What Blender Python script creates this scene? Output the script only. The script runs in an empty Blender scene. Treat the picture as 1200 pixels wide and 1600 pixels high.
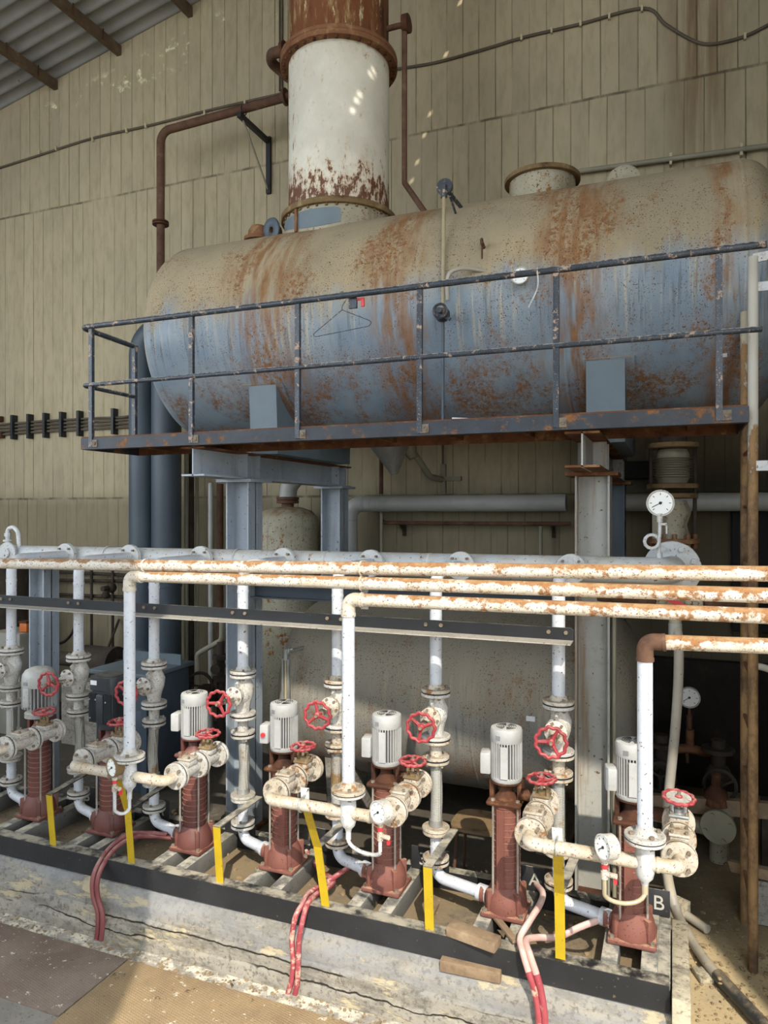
import bpy, bmesh, math, random
from mathutils import Vector, Matrix, Euler
random.seed(7)
SC = bpy.context.scene
COL = SC.collection
PI = math.pi
# ---------------------------------------------------------------- camera frame
EYE = 2.3
YAW = math.radians(21.7)
S, C_ = math.sin(YAW), math.cos(YAW)
FPX = 1130.0
def at(u, v, Y):
    a = (u - 600) / FPX; b = (800 - v) / FPX
    t = Y / (C_ + a * S)
    return Vector(((-S + a * C_) * t, Y, EYE + b * t))
def atz(u, v, Z):
    a = (u - 600) / FPX; b = (800 - v) / FPX
    t = (Z - EYE) / b
    return Vector(((-S + a * C_) * t, (C_ + a * S) * t, Z))
def atx(u, Y):
    return at(u, 800, Y).x

# ---------------------------------------------------------------- mesh builder
class MB:
    def __init__(self):
        self.bm = bmesh.new()
    def _xf(self, verts, M):
        for v in verts: v.co = M @ v.co
    def box(self, c, s, rot=None, bev=0.0):
        M = Matrix.Translation(Vector(c))
        if rot is not None: M = M @ Euler(rot).to_matrix().to_4x4()
        g = bmesh.ops.create_cube(self.bm, size=1.0)
        vs = g['verts']
        for v in vs: v.co = Vector((v.co.x * s[0], v.co.y * s[1], v.co.z * s[2]))
        if bev > 0:
            es = list({e for v in vs for e in v.link_edges})
            r = bmesh.ops.bevel(self.bm, geom=es, offset=bev, segments=2, affect='EDGES', profile=.5)
            vs = list({v for f in r['faces'] for v in f.verts} | {v for v in vs if v.is_valid})
        self._xf(vs, M)
        return self
    def bar(self, p0, p1, w, h, up=(0, 0, 1)):
        p0 = Vector(p0); p1 = Vector(p1); d = p1 - p0; L = d.length; z = d / L
        u = Vector(up)
        if abs(u.dot(z)) > .98: u = Vector((0, 1, 0))
        x = u.cross(z).normalized(); y = z.cross(x)
        g = bmesh.ops.create_cube(self.bm, size=1.0)
        R = Matrix((x, y, z)).transposed()
        for v in g['verts']:
            v.co = R @ Vector((v.co.x * w, v.co.y * h, v.co.z * L)) + (p0 + p1) / 2
        return self
    def lathe(self, prof, o, axis=(0, 0, 1), n=20, ref=None):
        """prof: list of (radius, height along axis) ; closes the ends when radius is 0"""
        z = Vector(axis).normalized(); o = Vector(o)
        r = Vector(ref) if ref else (Vector((1, 0, 0)) if abs(z.x) < .9 else Vector((0, 1, 0)))
        x = (r - z * r.dot(z)).normalized(); y = z.cross(x)
        rings = []
        for (rad, h) in prof:
            if rad <= 1e-6:
                rings.append([self.bm.verts.new(o + z * h)])
            else:
                rings.append([self.bm.verts.new(o + z * h + (x * math.cos(2 * PI * i / n) + y * math.sin(2 * PI * i / n)) * rad) for i in range(n)])
        for A, B in zip(rings[:-1], rings[1:]):
            for i in range(n):
                j = (i + 1) % n
                try:
                    if len(A) == 1 and len(B) == 1: continue
                    if len(A) == 1: self.bm.faces.new((A[0], B[j], B[i]))
                    elif len(B) == 1: self.bm.faces.new((A[i], A[j], B[0]))
                    else: self.bm.faces.new((A[i], A[j], B[j], B[i]))
                except ValueError: pass
        return self
    def cyl(self, p0, p1, r, r1=None, n=14):
        p0 = Vector(p0); p1 = Vector(p1); d = p1 - p0; L = d.length
        r1 = r if r1 is None else r1
        return self.lathe([(0, 0), (r, 0), (r1, L), (0, L)], p0, d, n)
    def disc(self, c, axis, r, th, n=24, bev=.003):
        """flange-like disc centred at c"""
        h = th / 2
        return self.lathe([(0, -h), (r - bev, -h), (r, -h + bev), (r, h - bev), (r - bev, h), (0, h)], c, axis, n)
    def bolts(self, c, axis, R, k, r, L, ph=0.4):
        z = Vector(axis).normalized()
        q = Vector((1, 0, 0)) if abs(z.x) < .9 else Vector((0, 1, 0))
        x = (q - z * q.dot(z)).normalized(); y = z.cross(x)
        for i in range(k):
            a = ph + 2 * PI * i / k
            p = Vector(c) + (x * math.cos(a) + y * math.sin(a)) * R
            self.cyl(p - z * L / 2, p + z * L / 2, r, n=6)
        return self
    def sphere(self, c, r, sc=(1, 1, 1), n=14):
        g = bmesh.ops.create_uvsphere(self.bm, u_segments=n, v_segments=max(6, n // 2 + 1), radius=1)
        for v in g['verts']:
            v.co = Vector((v.co.x * r * sc[0], v.co.y * r * sc[1], v.co.z * r * sc[2])) + Vector(c)
        return self
    def tube(self, pts, r, n=12, fil=None, seg=6, closed=False, rfun=None):
        pts = [Vector(p) for p in pts]
        P = pts if (fil is None or closed) else fillet(pts, fil, seg)
        m = len(P)
        tang = []
        for i in range(m):
            if closed: d = P[(i + 1) % m] - P[i - 1]
            else: d = P[min(i + 1, m - 1)] - P[max(i - 1, 0)]
            tang.append(d.normalized())
        q = Vector((0, 0, 1)) if abs(tang[0].z) < .9 else Vector((0, 1, 0))
        x = (q - tang[0] * q.dot(tang[0])).normalized()
        rings = []
        for i in range(m):
            x = (x - tang[i] * x.dot(tang[i])).normalized()
            y = tang[i].cross(x)
            rr = rfun(i / (m - 1)) if rfun else r
            rings.append([self.bm.verts.new(P[i] + (x * math.cos(2 * PI * k / n) + y * math.sin(2 * PI * k / n)) * rr) for k in range(n)])
        last = m if closed else m - 1
        for i in range(last):
            A, B = rings[i], rings[(i + 1) % m]
            for k in range(n):
                l = (k + 1) % n
                self.bm.faces.new((A[k], A[l], B[l], B[k]))
        if not closed:
            self.bm.faces.new(list(reversed(rings[0]))); self.bm.faces.new(rings[-1])
        return self
    def torus(self, c, axis, R, r, n=28, m=8, wave=0.0, k=8, arc=None):
        z = Vector(axis).normalized()
        q = Vector((1, 0, 0)) if abs(z.x) < .9 else Vector((0, 1, 0))
        x = (q - z * q.dot(z)).normalized(); y = z.cross(x)
        pts = []
        for i in range(n):
            a = 2 * PI * i / n
            rr = R + wave * math.cos(k * a)
            pts.append(Vector(c) + (x * math.cos(a) + y * math.sin(a)) * rr)
        return self.tube(pts, r, n=m, closed=True)
    def prism(self, poly, o, ex, ey, depth):
        """poly in (ex,ey) plane at o, extruded by depth along ex x ey"""
        ex = Vector(ex); ey = Vector(ey); ez = ex.cross(ey).normalized(); o = Vector(o)
        A = [self.bm.verts.new(o + ex * p[0] + ey * p[1]) for p in poly]
        B = [self.bm.verts.new(v.co + ez * depth) for v in A]
        k = len(poly)
        self.bm.faces.new(list(reversed(A))); self.bm.faces.new(B)
        for i in range(k):
            j = (i + 1) % k
            self.bm.faces.new((A[i], A[j], B[j], B[i]))
        return self
    SPLIT = {'gasket': 'gasket', 'screws': 'screw', 'clamps': 'clamp', 'brackets': 'bracket', 'saddles': 'saddle', 'stiffeners': 'stiffener',
             'weld_beads': 'weld_bead', 'ferrules': 'ferrule', 'corner_posts': 'corner_post'}
    def build(self, name, mat, parent=None, label=None, ang=38, kind=None):
        bm = self.bm
        sing = name[:-1] if name.endswith('bolts') else MB.SPLIT.get(name)
        if sing and parent is not None:
            isl = islands(bm)
            if len(isl) > 1:
                o = None
                for vs in isl:
                    q = MB(); mp = {}
                    for v in vs: mp[v] = q.bm.verts.new(v.co)
                    for f in {f for v in vs for f in v.link_faces}: q.bm.faces.new([mp[v] for v in f.verts])
                    o = q.build(sing, mat, parent, label, ang, kind)
                bm.free(); return o
            name = sing
        bmesh.ops.recalc_face_normals(bm, faces=bm.faces[:])
        ca = math.radians(ang)
        for f in bm.faces: f.smooth = True
        for e in bm.edges:
            if len(e.link_faces) == 2:
                if e.calc_face_angle(0) > ca: e.smooth = False
        off = Vector((0, 0, 0))
        if parent is not None:
            q = parent
            while q is not None:
                off += q.location; q = q.parent
        else:
            lo = [min(v.co[i] for v in bm.verts) for i in range(3)]
            hi = [max(v.co[i] for v in bm.verts) for i in range(3)]
            off = Vector(((lo[0] + hi[0]) / 2, (lo[1] + hi[1]) / 2, lo[2]))
        for v in bm.verts: v.co -= off
        me = bpy.data.meshes.new(name)
        bm.to_mesh(me); bm.free()
        me.materials.append(mat)
        o = bpy.data.objects.new(name, me)
        COL.objects.link(o)
        if parent is not None: o.parent = parent
        else: o.location = off
        if label: o['label'] = label
        if kind: o['kind'] = kind
        return o

def islands(bm):
    seen = set(); out = []
    for v0 in bm.verts:
        if v0 in seen: continue
        st = [v0]; seen.add(v0); cur = []
        while st:
            v = st.pop(); cur.append(v)
            for e in v.link_edges:
                w = e.other_vert(v)
                if w not in seen: seen.add(w); st.append(w)
        out.append(cur)
    return out
def fillet(pts, r, seg=6):
    out = [pts[0]]
    for i in range(1, len(pts) - 1):
        a, b, c = pts[i - 1], pts[i], pts[i + 1]
        d1 = (a - b); d2 = (c - b)
        l1, l2 = d1.length, d2.length
        d1 /= l1; d2 /= l2
        ang = d1.angle(d2)
        if ang > PI - .05: out.append(b); continue
        t = min(r / math.tan(ang / 2), l1 * .49, l2 * .49)
        rr = t * math.tan(ang / 2)
        bis = (d1 + d2).normalized()
        cen = b + bis * (rr / math.sin(ang / 2))
        s0 = b + d1 * t - cen; s1 = b + d2 * t - cen
        tot = s0.angle(s1)
        ax = s0.cross(s1).normalized()
        for k in range(seg + 1):
            out.append(cen + Matrix.Rotation(tot * k / seg, 3, ax) @ s0)
    out.append(pts[-1])
    return out
def smooth_path(pts, n=8):
    """Catmull-Rom through the points"""
    P = [Vector(p) for p in pts]
    P = [P[0] * 2 - P[1]] + P + [P[-1] * 2 - P[-2]]
    out = []
    for i in range(1, len(P) - 2):
        for k in range(n):
            t = k / n
            a, b, c, d = P[i - 1], P[i], P[i + 1], P[i + 2]
            out.append(.5 * ((2 * b) + (c - a) * t + (2 * a - 5 * b + 4 * c - d) * t * t + (3 * b - a - 3 * c + d) * t ** 3))
    out.append(P[-2])
    return out

def thing(name, label, cat, loc, group=None):
    o = bpy.data.objects.new(name, None); COL.objects.link(o)
    o.empty_display_size = .1
    o.location = Vector(loc); o['label'] = label; o['category'] = cat
    if group: o['group'] = group
    bpy.context.view_layer.update()
    return o
def tag(o, label, cat, group=None):
    o['label'] = label; o['category'] = cat
    if group: o['group'] = group
    return o
def struct(o):
    o['kind'] = 'structure'; return o
def dup(root, loc, label=None, group=None, rz=None):
    def cp(o, par):
        c = o.copy(); COL.objects.link(c); c.parent = par
        for ch in list(o.children): cp(ch, c)
        return c
    r = cp(root, None)
    r.location = Vector(loc)
    if rz is not None: r.rotation_euler.z = rz
    if label: r['label'] = label
    if group: r['group'] = group
    return r
def text_mesh(txt, size, name, mat, parent, loc, rot, ext=.0015, label=None, bold=0.0, xs=1.0):
    cu = bpy.data.curves.new(name, 'FONT'); cu.body = txt; cu.size = size
    cu.align_x = 'CENTER'; cu.align_y = 'CENTER'; cu.extrude = ext; cu.offset = bold
    ob = bpy.data.objects.new(name + '_tmp', cu); COL.objects.link(ob)
    bpy.context.view_layer.update()
    dg = bpy.context.evaluated_depsgraph_get()
    me = bpy.data.meshes.new_from_object(ob.evaluated_get(dg))
    bpy.data.objects.remove(ob); bpy.data.curves.remove(cu)
    M = Matrix.Translation(Vector(loc)) @ Euler(rot).to_matrix().to_4x4() @ Matrix.Diagonal((xs, 1, 1, 1))
    off = Vector((0, 0, 0)); q = parent
    while q is not None: off += q.location; q = q.parent
    me.transform(Matrix.Translation(-off) @ M)
    me.name = name
    me.materials.clear(); me.materials.append(mat)
    o = bpy.data.objects.new(name, me); COL.objects.link(o); o.parent = parent
    if label: o['label'] = label
    return o

# ---------------------------------------------------------------- materials
def lin(h):
    h = h.lstrip('#')
    out = []
    for i in (0, 2, 4):
        c = int(h[i:i + 2], 16) / 255
        out.append(c / 12.92 if c <= .04045 else ((c + .055) / 1.055) ** 2.4)
    return (*out, 1.0)
class NT:
    def __init__(self, name):
        self.m = bpy.data.materials.new(name); self.m.use_nodes = True
        self.t = self.m.node_tree; self.t.nodes.clear()
        self.out = self.n('ShaderNodeOutputMaterial'); self.b = self.n('ShaderNodeBsdfPrincipled')
        self.t.links.new(self.b.outputs[0], self.out.inputs[0])
        tc = self.n('ShaderNodeTexCoord'); oi = self.n('ShaderNodeObjectInfo')
        mul = self.math('MULTIPLY', oi.outputs['Random'], 37.0)
        add = self.n('ShaderNodeVectorMath'); add.operation = 'ADD'
        self.t.links.new(tc.outputs['Object'], add.inputs[0]); self.t.links.new(mul, add.inputs[1])
        self.raw = tc.outputs['Object']; self.co = add.outputs[0]
        g = self.n('ShaderNodeNewGeometry')
        sp = self.n('ShaderNodeSeparateXYZ'); self.t.links.new(g.outputs['Normal'], sp.inputs[0])
        self.nz = sp.outputs[2]; self.pos = g.outputs['Position']
    def n(self, t): return self.t.nodes.new(t)
    def set(self, s, v):
        if hasattr(v, 'is_output'): self.t.links.new(v, s)
        else: s.default_value = v
    def math(self, op, a, b=0.0, clamp=False):
        k = self.n('ShaderNodeMath'); k.operation = op; k.use_clamp = clamp
        self.set(k.inputs[0], a); self.set(k.inputs[1], b); return k.outputs[0]
    def map(self, v, scale):
        k = self.n('ShaderNodeMapping'); self.t.links.new(v, k.inputs[0]); k.inputs['Scale'].default_value = scale; return k.outputs[0]
    def noise(self, scale, detail=6, rough=.6, vec=None, dist=0.0):
        k = self.n('ShaderNodeTexNoise'); self.t.links.new(vec if vec is not None else self.co, k.inputs['Vector'])
        k.inputs['Scale'].default_value = scale; k.inputs['Detail'].default_value = detail; k.inputs['Roughness'].default_value = rough
        k.inputs['Distortion'].default_value = dist
        return k.outputs[0]
    def ramp(self, f, a, b, lo=0.0, hi=1.0):
        k = self.n('ShaderNodeMapRange'); k.interpolation_type = 'SMOOTHSTEP'
        self.set(k.inputs[0], f)
        k.inputs[1].default_value = a; k.inputs[2].default_value = b; k.inputs[3].default_value = lo; k.inputs[4].default_value = hi
        return k.outputs[0]
    def mix(self, f, a, b, mode='MIX'):
        k = self.n('ShaderNodeMix'); k.data_type = 'RGBA'; k.blend_type = mode; k.clamp_factor = True
        self.set(k.inputs[0], f)
        for s, v in ((k.inputs[6], a), (k.inputs[7], b)):
            if isinstance(v, str): v = lin(v)
            self.set(s, v)
        return k.outputs[2]
    def sep(self, v):
        k = self.n('ShaderNodeSeparateXYZ'); self.t.links.new(v, k.inputs[0]); return k.outputs
    def comb(self, x, y, z):
        k = self.n('ShaderNodeCombineXYZ')
        for s, v in zip(k.inputs, (x, y, z)): self.set(s, v)
        return k.outputs[0]
    def bump(self, h, strength=.3, dist=.01):
        k = self.n('ShaderNodeBump'); k.inputs['Strength'].default_value = strength; k.inputs['Distance'].default_value = dist
        self.t.links.new(h, k.inputs['Height']); self.t.links.new(k.outputs[0], self.b.inputs['Normal'])
    def done(self, col, rough=.6, metal=0.0, spec=None):
        if isinstance(col, str): col = lin(col)
        self.set(self.b.inputs['Base Color'], col); self.set(self.b.inputs['Roughness'], rough); self.set(self.b.inputs['Metallic'], metal)
        if spec is not None: self.b.inputs['Specular IOR Level'].default_value = spec
        return self.m

def paint(name, base, var=None, rust='#6b3a1c', amt=.35, sc=6.0, speck=.3, dust='#a8977a', dusty=.0, rough=.5, metal=0.0, streak=0.0, topr=0.0, bump=.25, grit=.0, xr=None):
    """painted metal with flaking rust patches, fine specks, gravity streaks, settled dust on top faces"""
    n = NT(name)
    v = n.noise(sc * .6, 4, .6)
    col = n.mix(n.ramp(v, .3, .7), base, var or base)
    r1 = n.noise(sc, 9, .72)
    rc = n.mix(n.noise(sc * 5, 4, .7), rust, '#9c6a35')
    if xr: r1 = n.math('ADD', r1, n.ramp(n.sep(n.pos)[0], xr[0], xr[1], 0, xr[2]))
    m1 = n.ramp(r1, .78 - amt * .5, .84 - amt * .5)
    if topr > 0:
        up = n.ramp(n.nz, .15, .8)
        k = n.math('MULTIPLY', up, topr)
        m1 = n.ramp(n.math('ADD', r1, n.math('MULTIPLY', k, .16)), .76 - amt * .5, .86 - amt * .5)
    col = n.mix(m1, col, rc)
    if grit > 0:
        gr = n.noise(sc * 4, 7, .8)
        col = n.mix(n.math('MULTIPLY', n.ramp(gr, .50, .66), grit), col, n.mix(n.noise(sc * 2, 3, .6), '#5d5140', '#8a785c'))
    if speck > 0:
        s = n.noise(sc * 9, 3, .55)
        col = n.mix(n.ramp(s, .785 - speck * .3, .815 - speck * .3), col, n.mix(.5, rust, '#3a2a20'))
    if streak > 0:
        st = n.noise(14, 5, .6, vec=n.map(n.co, (1, 1, .05)))
        col = n.mix(n.math('MULTIPLY', n.ramp(st, .52, .68), streak), col, rust)
    if dusty > 0:
        d = n.math('MULTIPLY', n.ramp(n.nz, .35, .9), n.ramp(n.noise(sc * 1.7, 6, .65), .38, .62))
        col = n.mix(n.math('MULTIPLY', d, dusty), col, dust)
    n.bump(n.noise(sc * 6, 6, .65), bump, .004)
    rg = n.math('ADD', n.math('MULTIPLY', m1, .35), rough, True)
    return n.done(col, rg, metal)
# ================================================================ materials
def wall_mat():
    n = NT('board_formed_concrete')
    x, y, z = n.sep(n.pos)
    row = n.math('ADD', n.math('GREATER_THAN', z, 2.46), n.math('GREATER_THAN', z, 6.0))
    wob = n.math('MULTIPLY', n.math('SUBTRACT', n.noise(1.3, 3, .5, vec=n.map(n.pos, (3, 1, .6))), .5), .10)
    xb = n.math('ADD', n.math('ADD', n.math('DIVIDE', x, .158), n.math('MULTIPLY', row, .37)), wob)
    idx = n.math('FLOOR', xb); fr = n.math('FRACT', xb)
    wn = n.n('ShaderNodeTexWhiteNoise'); wn.noise_dimensions = '2D'
    n.t.links.new(n.comb(idx, row, 0.0), wn.inputs['Vector'])
    tone = wn.outputs['Value']
    ed = n.math('ABSOLUTE', n.math('SUBTRACT', fr, .5))
    patch = n.noise(2.6, 5, .6, vec=n.map(n.pos, (2.2, 1, .5)))
    jw = n.math('MULTIPLY', n.ramp(ed, .455, .490), n.math('MULTIPLY', n.ramp(patch, .30, .62), n.math('ADD', n.math('MULTIPLY', tone, .75), .25)))
    def hline(h):
        d = n.math('ABSOLUTE', n.math('SUBTRACT', n.math('ADD', z, n.math('MULTIPLY', wob, .15)), h))
        return n.math('MULTIPLY', n.ramp(d, .018, .003), n.ramp(patch, .30, .70))
    hj = n.math('MAXIMUM', hline(2.46), hline(6.0))
    joint = n.math('MAXIMUM', jw, hj)
    big = n.noise(.55, 6, .62, vec=n.pos)
    col = n.mix(n.ramp(big, .3, .7), '#9b917a', '#a99d82')
    col = n.mix(n.math('MULTIPLY', n.ramp(tone, .1, .9), .35), col, '#b6aa8c')
    fine = n.noise(7, 8, .7, vec=n.map(n.pos, (2, 1, .5)))
    col = n.mix(n.math('MULTIPLY', n.ramp(fine, .42, .68), .35), col, '#7c775e')
    # rust drip down the wall at the far right and painted shade low on the right
    dx = n.math('ABSOLUTE', n.math('SUBTRACT', x, .22))
    dr = n.math('MULTIPLY', n.math('MULTIPLY', n.ramp(dx, .36, .05), n.ramp(z, 4.6, 6.2)), n.ramp(n.noise(5, 6, .6, vec=n.map(n.pos, (2.4, 1, .12))), .3, .6))
    col = n.mix(n.math('MULTIPLY', dr, .75), col, '#6b5136')
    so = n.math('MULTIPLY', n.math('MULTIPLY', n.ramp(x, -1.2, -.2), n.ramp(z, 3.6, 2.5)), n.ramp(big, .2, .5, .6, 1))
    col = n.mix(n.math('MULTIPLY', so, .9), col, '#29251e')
    # lime bloom just under the eaves
    gab = n.math('SUBTRACT', n.math('ADD', n.math('MULTIPLY', x, .195), 8.94), z)
    lime = n.math('MULTIPLY', n.math('MULTIPLY', n.ramp(gab, .7, .5), n.ramp(gab, .22, .36)), n.ramp(n.noise(3.2, 7, .75, vec=n.pos), .58, .64))
    col = n.mix(lime, col, '#e0dcb8')
    col = n.mix(n.math('MULTIPLY', joint, .8), col, '#3f3b2f')
    pits = n.ramp(n.noise(30, 3, .5, vec=n.pos), .72, .76)
    col = n.mix(n.math('MULTIPLY', pits, .5), col, '#4a4638')
    hgt = n.math('SUBTRACT', n.math('MULTIPLY', fine, .25), joint)
    hgt = n.math('ADD', hgt, n.math('MULTIPLY', tone, .35))
    n.bump(hgt, .55, .02)
    return n.done(n.mix(n.ramp(z, 2.6, 2.35, 0, .5), col, '#57503f'), .92, 0, .2)  # dim light of the lower wall put into its colour
def tank_mat(name, base, base2, bands, dusty=1.0, low=False, rustk=1.0):
    n = NT(name)
    x, y, z = n.sep(n.pos)
    b = n.noise(1.6, 5, .6, vec=n.pos)
    col = n.mix(n.ramp(b, .32, .66), base, base2)
    # pale run-off streaks on the flanks
    st = n.noise(11, 4, .6, vec=n.map(n.pos, (2.6, .2, .12)))
    zone = n.math('MULTIPLY', n.ramp(n.nz, .50, .25), n.ramp(n.nz, -.62, -.15))
    stm = n.math('MULTIPLY', n.ramp(st, .53, .64), n.math('MULTIPLY', zone, n.ramp(n.noise(1.1, 4, .6, vec=n.pos), .36, .6)))
    col = n.mix(n.math('MULTIPLY', stm, .8 if not low else .25), col, '#b4a98f')
    st2 = n.noise(16, 4, .6, vec=n.map(n.pos, (2.6, .2, .14)))
    col = n.mix(n.math('MULTIPLY', n.math('MULTIPLY', n.ramp(st2, .55, .66), zone), .55), col, '#4d565c')
    # dust lying on the upper half
    dm = n.ramp(n.math('ADD', n.nz, n.math('MULTIPLY', n.math('SUBTRACT', n.noise(2.2, 6, .65, vec=n.map(n.pos, (1.5, 1, .6))), .5), 1.0)), -.16, .24)
    col = n.mix(n.math('MULTIPLY', dm, .88 * dusty), col, n.mix(n.ramp(b, .35, .65), '#908265', '#a08f6e'))
    # rust: broad bands below the nozzles, flaking blotches, fine specks
    band = None
    for (bx, bw) in bands:
        g = n.ramp(n.math('ABSOLUTE', n.math('SUBTRACT', n.math('ADD', x, n.math('MULTIPLY', n.math('SUBTRACT', b, .5), .5)), bx)), bw, bw * .15)
        band = g if band is None else n.math('MAXIMUM', band, g)
    rn = n.noise(3.0, 9, .74, vec=n.map(n.pos, (1.3, 1, .75)))
    sp = n.noise(34, 5, .7, vec=n.pos)
    rr = n.math('ADD', rn, n.math('MULTIPLY', band, .10)) if band is not None else rn
    blot = n.ramp(rr, .55, .66)
    rm = n.math('MULTIPLY', blot, n.ramp(sp, .38, .60))
    lowm = n.ramp(n.nz, -.25, -.75)
    rm = n.math('MAXIMUM', rm, n.math('MULTIPLY', n.math('MULTIPLY', lowm, n.ramp(rn, .42, .58)), n.ramp(sp, .35, .6)))
    if band is not None:
        rm2 = n.math('MULTIPLY', n.math('MULTIPLY', band, n.ramp(n.noise(9, 6, .6, vec=n.map(n.pos, (2, .3, .3))), .36, .62)), .9)
        rm = n.math('MAXIMUM', rm, rm2)
    col = n.mix(n.math('MULTIPLY', rm, rustk), col, n.mix(n.noise(14, 4, .7, vec=n.pos), '#553822', '#9a6e42'))
    sk = n.ramp(n.noise(110, 2, .5, vec=n.pos), .60, .66)
    col = n.mix(n.math('MULTIPLY', n.math('MULTIPLY', sk, n.ramp(rn, .40, .55)), .9 * rustk), col, '#4a2a16')
    n.bump(n.math('ADD', sp, n.math('MULTIPLY', rm, -.6)), .25, .006)
    return n.done(col, n.math('ADD', n.math('MULTIPLY', dm, .3), .5, True), 0, .35)
def chimney_mat():
    n = NT('white_chimney_paint')
    x, y, z = n.sep(n.pos)
    col = n.mix(n.ramp(n.noise(2.5, 5, .6, vec=n.pos), .3, .7), '#bdbaac', '#d3d0c2')
    sp = n.noise(13, 9, .75, vec=n.map(n.pos, (1.4, 1.4, .8)))
    amt = n.math('ADD', n.ramp(z, 5.15, 4.70, 0, .20), n.ramp(z, 5.5, 5.9, 0, .03))
    side = n.ramp(x, -2.55, -2.9, 0, .06)
    k = n.math('ADD', n.math('ADD', sp, amt), side)
    st = n.noise(9, 4, .6, vec=n.map(n.pos, (2.2, 2.2, .06)))
    k = n.math('ADD', k, n.ramp(st, .56, .72, 0, .14))
    m = n.ramp(k, .655, .70)
    col = n.mix(n.math('MULTIPLY', n.ramp(k, .56, .68), .5), col, '#b08a57')
    col = n.mix(m, col, n.mix(n.noise(22, 4, .7, vec=n.pos), '#33211a', '#7a4a26'))
    n.bump(n.math('SUBTRACT', sp, m), .3, .005)
    return n.done(col, .6)
def rust_mat(name, a, b, c, sc=7, rough=.85, flake=None, fl_amt=.5, streak=False):
    n = NT(name)
    v = n.map(n.co, (1.6, 1.6, .35)) if streak else n.co
    r = n.noise(sc, 8, .7, vec=v)
    col = n.mix(n.ramp(r, .3, .5), a, b)
    col = n.mix(n.ramp(r, .52, .68), col, c)
    if flake:
        f = n.noise(sc * 1.6, 9, .75, vec=v)
        col = n.mix(n.ramp(f, .66 - fl_amt * .25, .69 - fl_amt * .25), col, flake)
    n.bump(n.noise(sc * 5, 7, .7), .4, .005)
    return n.done(col, rough, 0, .25)
def concrete_mat(name, a, b, dark='#4a443c', layered=False, sand=None):
    n = NT(name)
    x, y, z = n.sep(n.pos)
    r = n.noise(2.2, 8, .68, vec=n.pos)
    col = n.mix(n.ramp(r, .32, .66), a, b)
    f = n.noise(38, 5, .7, vec=n.pos)
    col = n.mix(n.math('MULTIPLY', n.ramp(f, .50, .64), .65), col, dark)
    md = n.noise(6, 9, .78, vec=n.map(n.pos, (.6, 1, 2)))
    col = n.mix(n.math('MULTIPLY', n.ramp(md, .46, .62), .6), col, '#5c584f')
    h = n.math('MULTIPLY', n.noise(12, 9, .72, vec=n.pos), 1.0)
    if layered:
        zz = n.math('ADD', z, n.math('MULTIPLY', n.math('SUBTRACT', n.noise(2.0, 5, .6, vec=n.map(n.pos, (1, 1, .5))), .5), .10))
        crk = n.math('MULTIPLY', n.ramp(n.math('ABSOLUTE', n.math('SUBTRACT', zz, .135)), .006, .001), n.ramp(n.noise(1.7, 3, .5, vec=n.pos), .42, .5))
        crk2 = n.math('MULTIPLY', n.ramp(n.math('ABSOLUTE', n.math('SUBTRACT', zz, .075)), .004, .001), n.ramp(n.noise(2.1, 3, .5, vec=n.map(n.pos, (1, 2, 3))), .45, .52))
        c = n.math('MAXIMUM', crk, crk2)
        bl = n.math('MULTIPLY', n.ramp(zz, .13, .16), n.ramp(n.noise(3, 5, .6, vec=n.map(n.pos, (.7, 1, 3))), .35, .6))
        col = n.mix(n.math('MULTIPLY', bl, .6), col, '#7d8084')
        spl = n.ramp(n.noise(2.4, 8, .7, vec=n.map(n.pos, (1, 1, 3))), .56, .62)
        col = n.mix(n.math('MULTIPLY', spl, .7), col, '#b7a988')
        col = n.mix(c, col, '#2c2822')
        h = n.math('ADD', n.math('SUBTRACT', h, n.math('MULTIPLY', c, 1.5)), n.math('MULTIPLY', spl, -.5))
    if sand:
        s = n.ramp(n.noise(1.5, 7, .65, vec=n.pos), .36, .56)
        col = n.mix(n.math('MULTIPLY', s, .85), col, sand)
    n.bump(h, .6, .012)
    return n.done(col, .95, 0, .15)
def floor_mat():
    n = NT('worn_concrete_floor')
    x, y, z = n.sep(n.pos)
    r = n.noise(1.1, 8, .66, vec=n.pos)
    col = n.mix(n.ramp(r, .34, .64), '#7d7870', '#9b968c')
    # sandy dust on the right-hand floor
    sd = n.math('MULTIPLY', n.ramp(x, -.25, .05), n.ramp(n.noise(2.3, 7, .65, vec=n.pos), .25, .5))
    col = n.mix(n.math('MULTIPLY', sd, .9), col, '#b8a47e')
    # dark litter behind the plinth
    db = n.math('MULTIPLY', n.ramp(n.math('SUBTRACT', y, n.ramp(x, -.15, .05, 0, .40)), 3.75, 4.05), n.ramp(n.noise(4, 8, .72, vec=n.pos), .25, .5, .5, 1))
    col = n.mix(n.math('MULTIPLY', n.math('MULTIPLY', db, n.ramp(x, .45, -.05, .6, 1)), .85), col, '#3f382e')
    wc = n.math('MULTIPLY', n.math('MULTIPLY', n.ramp(y, 2.93, 2.98), n.ramp(y, 3.2, 3.1)), n.ramp(n.noise(9, 8, .75, vec=n.pos), .45, .58))
    col = n.mix(n.math('MULTIPLY', wc, n.ramp(x, -.1, -.4)), col, '#cfc8b6')
    sp = n.noise(55, 4, .7, vec=n.pos)
    col = n.mix(n.math('MULTIPLY', n.ramp(sp, .58, .66), .65), col, '#4f463a')
    n.bump(n.noise(18, 9, .75, vec=n.pos), .55, .012)
    return n.done(col, .95, 0, .15)
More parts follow.
